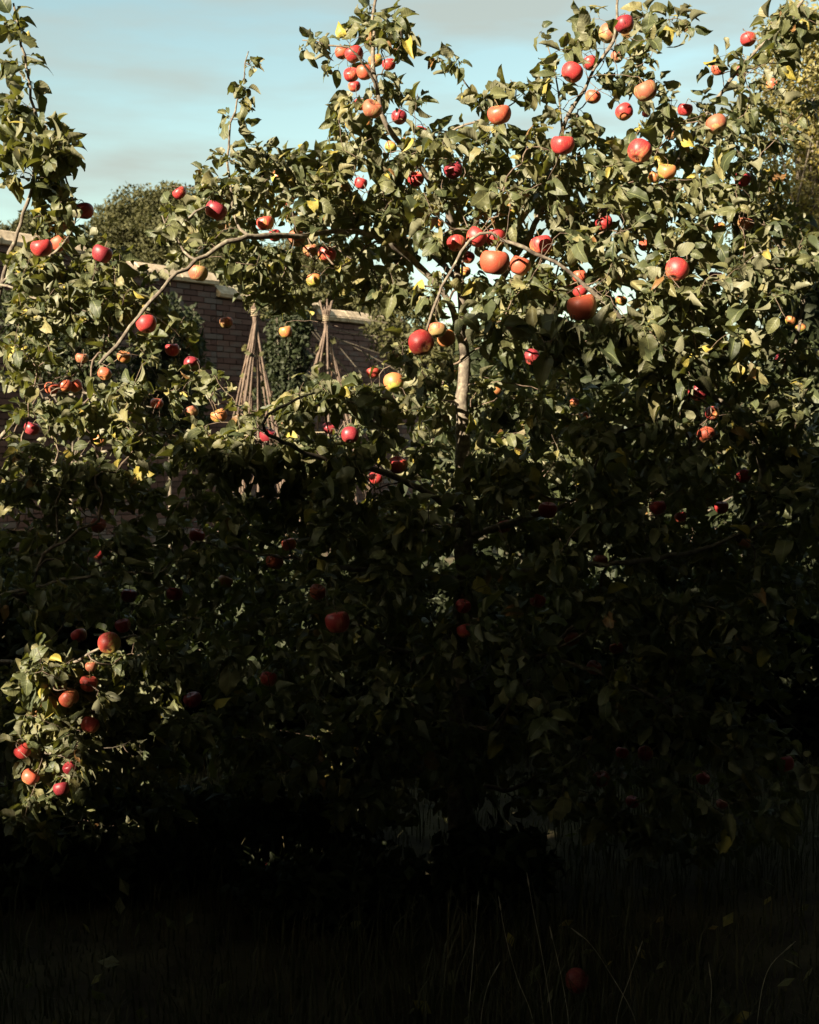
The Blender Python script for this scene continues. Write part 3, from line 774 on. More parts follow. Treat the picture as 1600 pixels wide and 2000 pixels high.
def apple_mesh(kind, var):
    n, m = 20, 28
    r = np.random.default_rng(100 + var)
    lob = r.uniform(0.02, 0.05); ph = r.uniform(0, 6.28); asym = r.uniform(-0.05, 0.05); tall = r.uniform(0.86, 0.98)
    V = []
    for i in range(n + 1):
        t = math.pi * i / n                       # 0 = stalk end
        rad = math.sin(t) ** 0.82 * (1 + 0.10 * math.cos(t))
        z = math.cos(t) * tall
        z -= 0.36 * math.exp(-(t / 0.42) ** 2)    # stalk cavity
        z += 0.20 * math.exp(-((math.pi - t) / 0.36) ** 2)   # calyx basin
        for j in range(m):
            a = 2 * math.pi * j / m
            k = 1 + lob * math.cos(5 * a + ph) * (0.35 + 0.65 * (t / math.pi) ** 2) + asym * math.cos(a + ph)
            V.append((rad * k * math.cos(a), rad * k * math.sin(a), z + 0.03 * math.cos(2 * a + ph) * math.sin(t)))
    V = np.array(V) * 0.5
    i = np.arange(n)[:, None] * m; j = np.arange(m)[None]; k = (j + 1) % m
    F = np.stack([i + j, i + m + j, i + m + k, i + k], -1).reshape(-1, 4)
    return V, F

def apple_objs():
    lib = {}
    for s in range(6):
        V, F = apple_mesh('x', s); lib[s] = (V, F)
    meshes = {}
    cal = Acc()
    for k in range(5):
        a = 2 * math.pi * k / 5
        c, s = math.cos(a), math.sin(a); c2, s2 = math.cos(a + .5), math.sin(a + .5); c3, s3 = math.cos(a - .5), math.sin(a - .5)
        cal.add(np.array([[c2 * .10, s2 * .10, .04], [c3 * .10, s3 * .10, .04], [c * .16, s * .16, -.05], [c * .07, s * .07, -.12], [0, 0, .03]]) * 0.5,
                T=np.array([[0, 1, 2], [0, 2, 3], [1, 3, 2], [0, 4, 1]]))
    cal_me = cal.mesh('calyx', M_CALYX, False)
    info = []
    for idx, (px, py, dia, kind, clear, label, caly, d) in enumerate(APPLES):
        if d is None: d = float(np.clip(3.28 + (56 - dia) * 0.048, 3.25, 4.75)) + rng.uniform(-0.06, 0.06)
        D = dia * d / FPX
        D = max(D, 0.034) / 1.03
        c = at(px, py, d)
        if caly is not None: zax = -nrm(np.array(caly))
        else: zax = nrm(np.array([rng.normal() * 0.32, rng.normal() * 0.32, 1.0]))
        q = Vector(zax).to_track_quat('Z', 'Y'); spin = Matrix.Rotation(rng.uniform(-0.9, 0.9) + 0.5, 3, 'Z')
        # spin so that local -X (the blush) looks roughly towards the sun
        R = q.to_matrix()
        sl_ = R.transposed() @ Vector(SUN); ang = math.atan2(-sl_.y, -sl_.x)
        R = R @ Matrix.Rotation(ang + 0.35 + rng.normal() * 0.4, 3, 'Z')
        s = idx % 6; key = (kind, s)
        if key not in meshes: meshes[key] = mesh_np('apple', lib[s][0] * 0.072, lib[s][1], A_MAT[kind])
        k = D / 0.072
        M = Matrix.Translation(Vector(c)) @ R.to_4x4() @ Matrix.Scale(k, 4)
        o = link('apple', meshes[key], None, None, label, 'apple', 'apples hanging in the apple trees', M)
        # stalk
        bend = rng.normal(size=2) * 0.004
        ln = rng.uniform(0.018, 0.028)
        P = np.array([[0, 0, 0.018], [0, 0, 0.028], [bend[0], bend[1], 0.028 + ln * 0.55], [bend[0] * 2.2, bend[1] * 2.2, 0.026 + ln]])
        P = resample(P, 0.006)
        V, Q, T = tube(P, np.linspace(0.0013, 0.0019, len(P)), 6)
        link('stalk', mesh_np('stalk', V, [Q, T], M_STALK), o)
        link('calyx', cal_me, o, mat4=Matrix.Translation((0, 0, -0.0262)) @ Matrix.Scale(0.072, 4))
        tip = np.array((M @ Vector(P[-1]))); info.append((c, D / 2, tip, (px, py, dia / 2, d), clear))
    return info
AINFO = apple_objs()

# ------------------------------------------------------------------ the two apple trees
# limbs traced with depth; the first point of each joins the skeleton
def poly(*pts): return np.array([at(*p) for p in pts])
g0 = np.array([0.175, 4.2, 0.0])
LIMBS_A = [
    ('trunk', np.vstack([[g0 + [0.02, 0.03, -0.15], g0 + [0, 0, 0.25]], poly((898, 1300, 4.2), (908, 1000, 4.2), (905, 800, 4.15), (908, 690, 4.15))]), 0.050, 0.019),
    ('branch', poly((908, 690, 4.15), (868, 580, 4.12), (770, 490, 4.05), (690, 458, 3.95), (600, 462, 3.85), (500, 470, 3.7), (440, 480, 3.62), (380, 512, 3.58), (320, 556, 3.52), (265, 622, 3.48), (225, 676, 3.45), (185, 722, 3.45)), 0.0125, 0.0042),
    ('branch', poly((908, 690, 4.15), (905, 600, 4.2), (893, 500, 4.25), (880, 420, 4.25), (838, 345, 4.2), (800, 300, 4.15), (762, 250, 4.1), (742, 180, 4.1), (735, 100, 4.1), (735, 20, 4.15), (738, -40, 4.2)), 0.014, 0.004),
    ('branch', poly((906, 640, 4.18), (985, 540, 4.3), (1060, 400, 4.25), (1098, 250, 4.15), (1145, 165, 4.1), (1165, 128, 4.1), (1195, 80, 4.1), (1202, 10, 4.1), (1210, -50, 4.1)), 0.012, 0.004),
    ('branch', poly((950, 590, 4.25), (1120, 560, 4.5), (1260, 440, 4.5), (1340, 290, 4.4), (1378, 228, 4.35), (1422, 163, 4.3), (1482, 98, 4.25), (1540, 35, 4.2), (1590, -30, 4.2)), 0.012, 0.0045),
    ('branch', poly((500, 470, 3.7), (458, 430, 3.75), (447, 330, 3.78), (450, 260, 3.8), (463, 205, 3.8), (476, 150, 3.8), (488, 105, 3.8)), 0.005, 0.0016),
    ('branch', poly((840, 348, 4.2), (870, 270, 4.1), (905, 240, 4.05), (950, 226, 4.0), (1010, 190, 4.0), (1000, 150, 4.0)), 0.006, 0.002),
    ('branch', poly((950, 226, 4.0), (925, 185, 4.0), (895, 135, 4.0), (868, 98, 4.0)), 0.0035, 0.0015),
    ('branch', poly((1098, 250, 4.15), (1085, 150, 4.1), (1072, 95, 4.1), (1062, 70, 4.1)), 0.0035, 0.0015),
    ('branch', poly((742, 180, 4.1), (690, 100, 4.0), (640, 85, 4.0), (590, 78, 4.0)), 0.0045, 0.0018),
    ('branch', poly((905, 1000, 4.2), (760, 930, 4.0), (600, 890, 3.8), (505, 835, 3.6), (560, 790, 3.55), (610, 770, 3.5)), 0.012, 0.003),
    ('branch', poly((380, 512, 3.58), (330, 450, 3.7), (310, 420, 3.7)), 0.004, 0.002),
    ('branch', poly((320, 445, 3.7), (360, 425, 3.7), (400, 400, 3.72)), 0.0045, 0.003),
    ('branch', poly((906, 1050, 4.2), (1100, 990, 4.3), (1330, 900, 4.2), (1500, 760, 4.1), (1560, 600, 4.1), (1500, 470, 4.2), (1440, 400, 4.3)), 0.013, 0.004),
    ('branch', poly((904, 1120, 4.2), (1100, 1110, 4.0), (1350, 1080, 3.9), (1500, 1030, 3.85), (1620, 1060, 3.8)), 0.012, 0.004),
    ('branch', poly((1440, 1055, 3.87), (1490, 945, 3.80), (1455, 835, 3.77), (1335, 728, 3.82), (1210, 618, 3.70), (1150, 560, 3.66), (1095, 515, 3.64), (1030, 485, 3.62), (985, 468, 3.62), (950, 448, 3.62), (908, 478, 3.62), (874, 532, 3.62), (850, 592, 3.62), (836, 636, 3.64)), 0.0125, 0.0030),
    ('branch', poly((904, 1130, 4.2), (720, 1120, 4.0), (520, 1090, 3.9), (380, 1060, 3.8)), 0.011, 0.003),
    ('branch', poly((902, 1230, 4.2), (780, 1270, 3.9), (660, 1160, 3.5)), 0.009, 0.003),
    ('branch', poly((900, 1250, 4.2), (1050, 1280, 4.1), (1250, 1350, 4.0), (1420, 1480, 3.9)), 0.010, 0.003),
    ('branch', poly((906, 560, 4.22), (820, 480, 4.6), (700, 420, 4.8), (560, 380, 4.8)), 0.010, 0.003),
    ('branch', poly((890, 480, 4.25), (980, 380, 4.7), (1100, 330, 4.9), (1250, 330, 4.9)), 0.010, 0.003),
]
def dB(py, d): return d + float(np.interp(py, [950, 1230], [0.6, 0.0]))
def polyB(*pts): return np.array([at(a, b, dB(b, d)) for a, b, d in pts])
LIMBS_B = [
    ('trunk', np.vstack([[at(-150, 1900, 3.9) * [1, 1, 0] + [0, 0, -0.15]], polyB((-145, 1600, 3.9), (-120, 1200, 3.85), (-90, 950, 3.8))]), 0.030, 0.017),
    ('branch', polyB((-90, 950, 3.8), (-50, 750, 3.75), (10, 520, 3.7), (55, 380, 3.68), (66, 260, 3.66), (55, 205, 3.66), (36, 130, 3.66), (15, 20, 3.66)), 0.012, 0.003),
    ('branch', polyB((0, 545, 3.71), (60, 520, 3.66), (120, 480, 3.62), (150, 420, 3.6), (128, 330, 3.6)), 0.006, 0.0025),
    ('branch', polyB((-55, 700, 3.74), (-20, 560, 3.7), (70, 578, 3.55), (170, 602, 3.5)), 0.006, 0.0025),
    ('branch', polyB((-90, 960, 3.8), (60, 800, 3.6), (170, 775, 3.55), (300, 800, 3.55)), 0.009, 0.0025),
    ('branch', polyB((-105, 1050, 3.83), (60, 930, 3.65), (220, 880, 3.6), (400, 850, 3.65)), 0.009, 0.0025),
    ('branch', polyB((-120, 1200, 3.85), (50, 1150, 3.7), (200, 1120, 3.6), (330, 1110, 3.6)), 0.009, 0.0025),
    ('branch', polyB((-125, 1300, 3.86), (0, 1290, 3.6), (110, 1300, 3.45), (230, 1240, 3.4), (320, 1270, 3.4)), 0.008, 0.0022),
    ('branch', polyB((-130, 1400, 3.87), (-40, 1420, 3.6), (60, 1470, 3.45), (140, 1480, 3.4), (195, 1465, 3.4)), 0.008, 0.002),
]
# where leafy spurs grow: (px, py, rx, ry, count, near, far, leaf scale)
BL_A = [
    (735, 55, 55, 45, 14, 3.95, 4.35, 1), (700, 75, 55, 30, 8, 3.95, 4.3, 1), (600, 85, 22, 15, 3, 3.95, 4.1, .7), (775, 120, 35, 60, 12, 4, 4.35, .95), (650, 100, 30, 30, 5, 3.95, 4.2, .95),
    (735, 225, 75, 45, 24, 3.9, 4.4, 1), (665, 240, 18, 30, 4, 4, 4.2, .9), (810, 205, 14, 20, 3, 4, 4.2, .8), (730, 305, 85, 45, 28, 3.9, 4.6, 1), (670, 320, 40, 30, 8, 3.9, 4.5, 1), (745, 180, 35, 30, 6, 4.0, 4.4, .9), (690, 190, 30, 18, 4, 4.0, 4.3, .9),
    (487, 118, 16, 14, 4, 3.75, 3.85, .45), (470, 180, 20, 22, 2, 3.75, 3.85, .75), (455, 235, 22, 25, 3, 3.75, 3.85, .85), (452, 310, 25, 25, 6, 3.7, 3.9, .75), (395, 335, 18, 12, 3, 3.75, 3.9, .6), (505, 300, 20, 20, 4, 3.8, 4.1, .7),
    (430, 375, 50, 28, 14, 3.65, 4.1, .85), (560, 330, 80, 30, 24, 3.9, 4.8, .9), (600, 310, 35, 18, 6, 4, 4.6, .9), (510, 395, 110, 45, 34, 3.7, 4.7, .95), (640, 390, 90, 65, 44, 3.8, 4.8, 1), (345, 425, 40, 28, 10, 3.6, 3.9, .9), (560, 480, 110, 40, 30, 3.8, 4.6, 1), (370, 470, 50, 25, 10, 3.6, 4.0, .9),
    (480, 530, 35, 40, 8, 3.7, 4.2, .9), (590, 560, 60, 30, 12, 3.8, 4.4, .9), (660, 520, 60, 50, 18, 3.9, 4.6, 1), (730, 560, 60, 50, 16, 3.9, 4.7, 1),
    (825, 320, 80, 60, 40, 3.9, 4.7, 1), (790, 420, 130, 70, 60, 3.7, 4.8, 1), (910, 410, 90, 80, 46, 3.7, 4.8, 1), (945, 310, 50, 50, 14, 3.9, 4.5, 1), (860, 290, 35, 25, 6, 4, 4.4, .9),
    (1005, 260, 40, 45, 9, 3.9, 4.3, .95), (940, 195, 30, 18, 4, 3.95, 4.05, .9), (890, 110, 35, 25, 5, 3.95, 4.05, .75), (1005, 170, 25, 30, 5, 3.95, 4.1, .85), (1060, 80, 14, 20, 2, 4.05, 4.15, .7), (1068, 145, 22, 35, 4, 4, 4.2, .95),
    (1140, 90, 45, 45, 12, 3.95, 4.3, .95), (1220, 50, 90, 35, 18, 3.9, 4.4, 1), (1330, 45, 30, 20, 5, 4, 4.2, 1), (1125, 210, 50, 45, 14, 3.9, 4.3, .95), (1190, 150, 40, 40, 10, 4, 4.3, .9), (1250, 130, 40, 25, 8, 4, 4.3, .65), (1290, 185, 45, 30, 10, 4, 4.4, .85),
    (1310, 250, 90, 40, 26, 3.9, 4.7, 1), (1410, 190, 60, 60, 20, 4, 4.6, 1), (1490, 110, 55, 70, 22, 4, 4.5, 1), (1560, 60, 50, 50, 14, 4, 4.5, 1), (1470, 250, 70, 70, 24, 3.9, 4.6, 1), (1540, 220, 40, 80, 10, 4, 4.5, .9),
    (1080, 320, 70, 50, 22, 3.8, 4.7, 1), (1180, 340, 110, 60, 40, 3.8, 4.9, 1), (1330, 340, 110, 60, 44, 3.8, 4.8, 1), (1450, 380, 80, 70, 30, 3.8, 4.6, 1), (1050, 420, 110, 65, 40, 3.6, 4.8, 1), (1230, 430, 130, 65, 52, 3.6, 4.8, 1), (1400, 470, 120, 70, 44, 3.7, 4.7, 1), (1530, 480, 60, 80, 18, 3.8, 4.5, 1),
    (1100, 540, 130, 60, 38, 3.5, 4.6, 1.05), (1290, 550, 130, 65, 46, 3.5, 4.7, 1), (1470, 590, 100, 70, 30, 3.6, 4.5, 1), (985, 620, 100, 45, 22, 3.4, 4.4, 1.1), (1120, 650, 120, 45, 30, 3.4, 4.5, 1.1), (1330, 680, 130, 55, 34, 3.5, 4.5, 1), (1520, 720, 90, 70, 20, 3.7, 4.4, 1), (880, 560, 60, 50, 12, 3.7, 4.6, 1),
    (610, 785, 80, 30, 16, 3.4, 3.8, 1), (640, 740, 55, 22, 8, 3.4, 3.8, 1), (770, 700, 45, 30, 8, 3.4, 4.0, .9), (740, 770, 60, 30, 10, 3.5, 4.2, 1), (860, 720, 40, 40, 8, 3.5, 4.0, .8), (840, 790, 60, 25, 8, 3.7, 4.3, .9), (960, 780, 50, 40, 8, 3.6, 4.2, .9),
    (470, 850, 100, 30, 16, 3.5, 4.0, .95), (600, 870, 90, 30, 14, 3.6, 4.1, .95), (420, 770, 60, 40, 7, 3.6, 4.0, .8), (1150, 800, 120, 60, 24, 3.6, 4.5, 1), (1350, 820, 120, 60, 26, 3.6, 4.5, 1), (1520, 850, 80, 60, 18, 3.7, 4.4, 1),
    # the shaded half
    (800, 960, 260, 90, 70, 3.6, 4.9, 1), (1150, 960, 220, 90, 75, 3.5, 4.9, 1), (1430, 980, 180, 90, 60, 3.5, 4.8, 1), (620, 1080, 250, 90, 60, 3.5, 4.9, 1), (900, 1120, 250, 100, 70, 3.5, 5.0, 1), (1250, 1130, 250, 100, 75, 3.5, 4.9, 1), (1500, 1150, 110, 120, 34, 3.6, 4.7, 1),
    (560, 1230, 190, 80, 34, 3.5, 4.7, 1), (800, 1270, 220, 90, 44, 3.6, 4.8, 1), (1100, 1280, 220, 90, 50, 3.6, 4.8, 1), (1380, 1300, 200, 110, 50, 3.6, 4.7, 1), (1250, 1450, 220, 100, 44, 3.6, 4.6, 1), (1480, 1500, 110, 120, 26, 3.6, 4.5, 1), (1250, 1580, 160, 60, 14, 3.6, 4.3, 1), (480, 1380, 160, 80, 30, 3.8, 4.6, 1), (800, 1420, 220, 80, 50, 3.9, 4.8, 1), (600, 1080, 280, 90, 50, 4.2, 5.0, 1), (550, 1250, 250, 90, 50, 4.2, 5.0, 1), (900, 1230, 300, 110, 60, 4.3, 5.1, 1),
    (700, 1530, 250, 60, 40, 4.0, 4.7, 1), (1050, 1480, 220, 90, 40, 3.9, 4.7, 1), (1350, 1600, 220, 60, 26, 3.8, 4.5, 1), (420, 1500, 150, 70, 22, 4.0, 4.6, 1),
]
BL_B = [
    (28, 60, 14, 25, 3, 3.6, 3.75, 1), (20, 130, 20, 30, 4, 3.6, 3.75, 1.05), (55, 150, 18, 14, 2, 3.6, 3.75, 1), (45, 215, 28, 22, 5, 3.55, 3.75, 1.05), (95, 245, 25, 14, 3, 3.55, 3.7, 1.1), (70, 300, 55, 32, 12, 3.5, 3.75, 1.1), (125, 300, 28, 22, 5, 3.5, 3.7, 1.05), (20, 310, 25, 45, 6, 3.55, 3.75, 1.05), (90, 380, 45, 38, 9, 3.5, 3.75, 1.05), (140, 400, 32, 32, 5, 3.5, 3.7, 1),
    (100, 440, 55, 28, 10, 3.5, 3.75, 1.05), (40, 520, 45, 26, 7, 3.5, 3.8, 1), (150, 490, 55, 30, 9, 3.5, 3.8, 1), (215, 510, 50, 36, 8, 3.5, 3.8, .95), (90, 588, 70, 16, 10, 3.45, 3.65, .85), (190, 610, 55, 28, 10, 3.4, 3.7, .85), (285, 585, 36, 22, 5, 3.45, 3.7, .85), (100, 640, 50, 22, 4, 3.45, 3.6, .85), (190, 680, 40, 26, 5, 3.4, 3.6, .95), (260, 700, 50, 26, 6, 3.4, 3.65, .85), (110, 690, 30, 22, 3, 3.45, 3.6, .85),
    (220, 765, 65, 22, 11, 3.35, 3.65, 1.1), (110, 795, 80, 26, 14, 3.4, 3.75, .95), (60, 830, 50, 26, 8, 3.4, 3.8, .95), (330, 795, 60, 32, 9, 3.45, 3.8, .85), (190, 840, 110, 26, 14, 3.4, 3.8, .9), (330, 860, 90, 28, 14, 3.45, 3.85, .9), (60, 885, 55, 26, 8, 3.4, 3.8, .9),
    (120, 950, 130, 45, 24, 3.4, 4.1, .95), (320, 960, 130, 55, 24, 3.4, 4.1, .95), (120, 1060, 130, 60, 26, 3.4, 4.1, 1), (320, 1080, 120, 60, 22, 3.45, 4.1, 1), (100, 1170, 110, 40, 18, 3.4, 4.0, 1), (300, 1200, 120, 45, 16, 3.4, 4.0, 1), (230, 1420, 160, 90, 40, 3.7, 4.3, 1), (110, 1395, 115, 135, 50, 3.42, 3.58, .9), (120, 1400, 130, 130, 50, 3.58, 3.8, .95), (300, 1350, 70, 80, 16, 3.6, 3.9, .95), (200, 1560, 180, 60, 22, 3.8, 4.4, 1), (200, 1130, 220, 90, 40, 3.9, 4.4, 1),
    (100, 1290, 80, 36, 14, 3.3, 3.55, .85), (250, 1290, 60, 22, 7, 3.3, 3.5, .85), (345, 1285, 32, 26, 5, 3.3, 3.45, .85), (110, 1345, 50, 28, 8, 3.3, 3.5, .95), (170, 1380, 55, 40, 7, 3.3, 3.5, .8), (60, 1420, 45, 36, 8, 3.3, 3.55, .95), (150, 1450, 45, 28, 9, 3.28, 3.45, .9), (110, 1500, 85, 28, 10, 3.3, 3.55, .85), (55, 1560, 45, 36, 7, 3.3, 3.6, .85), (50, 1620, 36, 28, 4, 3.3, 3.6, .9), (250, 1420, 90, 70, 9, 3.4, 3.9, .7), (190, 1640, 90, 40, 6, 3.4, 3.7, .6), (270, 1510, 60, 40, 5, 3.4, 3.7, .6),
]

BL_B = [(cx, cy, rx, ry, n, dB(cy, d0), dB(cy, d1), sc_ * (1.12 if cy < 460 else 0.98)) for (cx, cy, rx, ry, n, d0, d1, sc_) in BL_B]
BL_A = [(cx, cy, rx, ry, n, d0 + (0.25 if cx < 700 and cy > 700 else 0), d1 + (0.2 if cx < 700 and cy > 700 else 0), sc_) for (cx, cy, rx, ry, n, d0, d1, sc_) in BL_A]
BL_A = [(cx, cy, rx, ry, max(2, round(n * (0.68 if cy < 270 else 0.85 if cy < 640 else 1.0))), d0, d1, sc_) for (cx, cy, rx, ry, n, d0, d1, sc_) in BL_A]
BL_B = [(cx, cy, rx, ry, max(1, round(n * (0.62 if cy < 460 else 1.0))), d0, d1, sc_) for (cx, cy, rx, ry, n, d0, d1, sc_) in BL_B]
BL_A += [(1000, 800, 170, 110, 50, 4.4, 5.2, 1), (1300, 850, 200, 110, 60, 4.4, 5.2, 1), (1530, 900, 90, 120, 26, 4.4, 5.0, 1), (1100, 970, 300, 80, 44, 4.4, 5.2, 1), (760, 880, 120, 60, 18, 4.3, 5.0, 1), (450, 1380, 110, 110, 26, 3.35, 3.55, 1), (700, 1470, 120, 120, 36, 3.5, 3.8, 1), (1250, 1080, 300, 100, 60, 4.4, 5.2, 1), (690, 860, 90, 60, 16, 3.7, 4.2, .95), (560, 1000, 150, 60, 24, 3.8, 4.4, 1), (498, 575, 40, 22, 7, 3.8, 4.1, .9), (480, 850, 70, 30, 16, 3.7, 4.0, .9), (1250, 660, 45, 40, 9, 3.5, 3.75, 1), (1330, 745, 50, 50, 12, 3.5, 3.8, 1), (1400, 840, 50, 50, 10, 3.55, 3.8, 1), (1190, 590, 25, 25, 4, 3.5, 3.65, .9), (480, 880, 90, 45, 22, 3.7, 4.1, .95), (620, 910, 110, 40, 22, 3.7, 4.2, .95), (400, 900, 80, 40, 12, 3.7, 4.0, .9)]
BL_B += [(150, 960, 160, 50, 34, 4.0, 4.5, .95), (60, 690, 60, 70, 14, 4.1, 4.6, .9), (140, 740, 70, 40, 8, 4.2, 4.6, .9), (330, 640, 50, 60, 12, 4.1, 4.5, .85), (240, 640, 60, 50, 10, 4.2, 4.6, .85), (90, 540, 70, 40, 14, 4.0, 4.4, .95), (200, 570, 70, 40, 12, 4.0, 4.4, .9), (60, 640, 50, 50, 8, 4.0, 4.4, .9), (60, 740, 40, 40, 8, 4.0, 4.4, .9), (330, 740, 60, 40, 8, 4.1, 4.4, .85), (250, 560, 60, 40, 7, 4.1, 4.4, .85)]
def grow(limbs, blobs, aidx, seed):
    r = np.random.default_rng(seed)
    pos, par, rmin, tag, plen = [], [], [], [], []
    for li, (nm, P, ra, rb) in enumerate(limbs):
        P = resample(P, 0.035)
        P[1:] += (np.cumsum(r.normal(size=(len(P) - 1, 3)), axis=0) * 0.0016) + r.normal(size=(len(P) - 1, 3)) * 0.0022
        if li == 0: prev = -1; start = 0
        else:
            d = np.linalg.norm(np.array(pos) - P[0], axis=1); prev = int(d.argmin()); start = 0 if d[prev] > 0.02 else 1
        n = len(P)
        for i in range(start, n):
            L = 0 if prev < 0 else plen[prev] + np.linalg.norm(P[i] - pos[prev])
            pos.append(P[i]); par.append(prev); rmin.append(ra + (rb - ra) * i / (n - 1)); tag.append(li); plen.append(L); prev = len(pos) - 1
    # spurs
    att, info = [], []
    for (cx, cy, rx, ry, n, d0, d1, sc_) in blobs:
        for _ in range(n):
            a = r.uniform(0, 2 * np.pi); q = r.uniform() ** 0.5
            att.append(at(cx + rx * q * math.cos(a), cy + ry * q * math.sin(a), r.uniform(d0, d1))); info.append(('spur', sc_))
    for i in aidx:
        att.append(AINFO[i][2]); info.append(('fruit', 1.0))
    att = np.array(att); N = len(att)
    pos = [np.array(p) for p in pos]
    PN = np.array(pos); PL = np.array(plen)
    best = np.full(N, 1e9); bi = np.zeros(N, int); todo = np.ones(N, bool)
    def upd(s):
        D = np.linalg.norm(att[:, None] - PN[None, s:], axis=2) + 0.22 * PL[None, s:]
        m = D.argmin(1); v = D[np.arange(N), m]; u = v < best
        best[u] = v[u]; bi[u] = m[u] + s
    upd(0)
    spurs = []
    for _ in range(N):
        i = int(np.where(todo, best, 1e9).argmin()); todo[i] = False
        j = bi[i]; a, b = PN[j], att[i]; dist = np.linalg.norm(b - a)
        t0 = a - PN[par[j]] if par[j] >= 0 else np.array([0, 0, 1.0]); t0 = nrm(t0)
        ctrl = a + (0.45 * t0 + np.array([0, 0, 0.22]) + r.normal(size=3) * 0.18) * dist * 0.5 + (b - a) * 0.3
        n = max(2, int(dist / 0.03) + 1); ts = np.linspace(0, 1, n + 1)[1:, None]
        pts = (1 - ts) ** 2 * a + 2 * ts * (1 - ts) * ctrl + ts ** 2 * b
        pts[:-1] += r.normal(size=(n - 1 + 1, 3))[:-1] * 0.0025
        s = len(pos); prev = j; L = plen[j]
        for p in pts:
            L += np.linalg.norm(p - pos[prev]); pos.append(p); par.append(prev); rmin.append(0.0); tag.append(-1); plen.append(L); prev = len(pos) - 1
        PN = np.array(pos); PL = np.array(plen); upd(s)
        spurs.append((prev, info[i]))
    pos = np.array(pos); par = np.array(par); n = len(pos)
    ex = 2.35
    acc = np.zeros(n); kids = [[] for _ in range(n)]
    for i in range(n):
        if par[i] >= 0: kids[par[i]].append(i)
    for i in range(n - 1, -1, -1):
        if not kids[i]: acc[i] += 0.00125 ** ex
        if par[i] >= 0: acc[par[i]] += acc[i]
    rad = np.maximum(acc ** (1 / ex) * 0.8, np.array(rmin)); 
    for i, (nd, inf) in enumerate(spurs): pass
    return pos, par, rad, np.array(tag), kids, spurs

# leaf shapes --------------------------------------------------------------
def leaf_shape(var):
    r = np.random.default_rng(500 + var)
    us = np.array([0, .08, .19, .31, .43, .55, .67, .79, .90, 1.0]); wd = np.array([.05, .30, .47, .555, .58, .56, .49, .375, .215, .0]) * r.uniform(0.98, 1.25)
    vsx = np.array([-1, -.5, 0, .5, 1])
    bend = r.uniform(0.08, 1.3); fold = r.uniform(0.15, 1.45) * (1 if r.uniform() < .84 else -0.5); wave = r.uniform(0.02, 0.085); ph = r.uniform(0, 6); twist = r.normal() * 0.7; side = r.normal() * 0.10
    pet = r.uniform(.22, .4)
    V, UV = [], []
    for u_, w_ in zip(us, wd):
        ang = -bend * u_ * 1.6
        cx = (math.sin(-ang) / (bend * 1.6) if bend > 1e-3 else u_); cz = (math.cos(ang) - 1) / (bend * 1.6)
        for v_ in vsx:
            y = v_ * w_ * 0.5 * (1 + (r.normal() * 0.035 if abs(v_) == 1 else 0)); z = abs(v_) * w_ * 0.5 * fold + wave * math.sin(u_ * 13 + ph + v_ * 2.5) * abs(v_)
            y *= 1 - 0.22 * abs(fold)
            tw = twist * u_; y, z = y * math.cos(tw) - z * math.sin(tw), y * math.sin(tw) + z * math.cos(tw)
            V.append((pet + cx - z * math.sin(-ang) * 0.5, y + side * u_ * u_, cz + z)); UV.append((u_, v_))
    V = np.array(V); k = 5; n = len(us)
    i = np.arange(n - 1)[:, None] * k; j = np.arange(k - 1)[None]
    Q = np.stack([i + j, i + k + j, i + k + j + 1, i + j + 1], -1).reshape(-1, 4)
    # petiole
    P = np.array([[0, 0, 0.0], [pet * .5, 0, 0.03], [pet * 1.02, 0, 0.002]])
    pv, pq, pt = tube(P, np.array([.018, .014, .013]), 3)
    s = len(V); V = np.vstack([V, pv]); UV += [(0, 0)] * len(pv)
    return V, np.vstack([Q, pq + s]), pt + s, np.array(UV)
LEAF = [leaf_shape(v) for v in range(22)]

SEE = [(425, 640, 42, 62, .93), (432, 572, 42, 24, .95), (487, 730, 44, 72, .88), (640, 685, 62, 62, .93), (690, 640, 45, 60, .93), (345, 680, 30, 25, .6), (560, 720, 60, 60, .8), (265, 420, 55, 40, .85), (90, 690, 70, 40, .5), (1530, 330, 60, 160, .62), (410, 590, 60, 40, .7), (25, 470, 30, 14, .9),
       (1480, 330, 60, 90, .35), (1050, 425, 14, 20, .9), (1362, 540, 14, 12, .9), (752, 478, 16, 22, .85)]
LINES = [(poly((500, 470, 3), (440, 480, 3), (380, 512, 3), (320, 556, 3), (265, 622, 3), (225, 676, 3), (185, 722, 3)), 11, .85, 3.7),
         (poly((1150, 560, 3), (1095, 515, 3), (1030, 485, 3), (985, 468, 3), (950, 448, 3), (908, 478, 3), (874, 532, 3), (850, 592, 3), (836, 636, 3)), 13, .85, 3.7),
         (poly((908, 690, 3), (905, 800, 3)), 16, .93, 4.2), (poly((1098, 250, 3), (1145, 165, 3)), 12, .8, 4.2), (poly((1340, 290, 3), (1378, 228, 3), (1422, 163, 3), (1482, 98, 3)), 12, .6, 4.4),
         (poly((500, 470, 3), (600, 462, 3), (690, 458, 3)), 9, .6, 4.0), (poly((505, 835, 3), (560, 790, 3), (610, 770, 3)), 8, .6, 3.6), (poly((447, 330, 3), (463, 205, 3), (488, 105, 3)), 5, .5, 3.8)]
LINES = [(proj(resample(P, 0.01))[:, :2], w, p_, d) for P, w, p_, d in LINES]

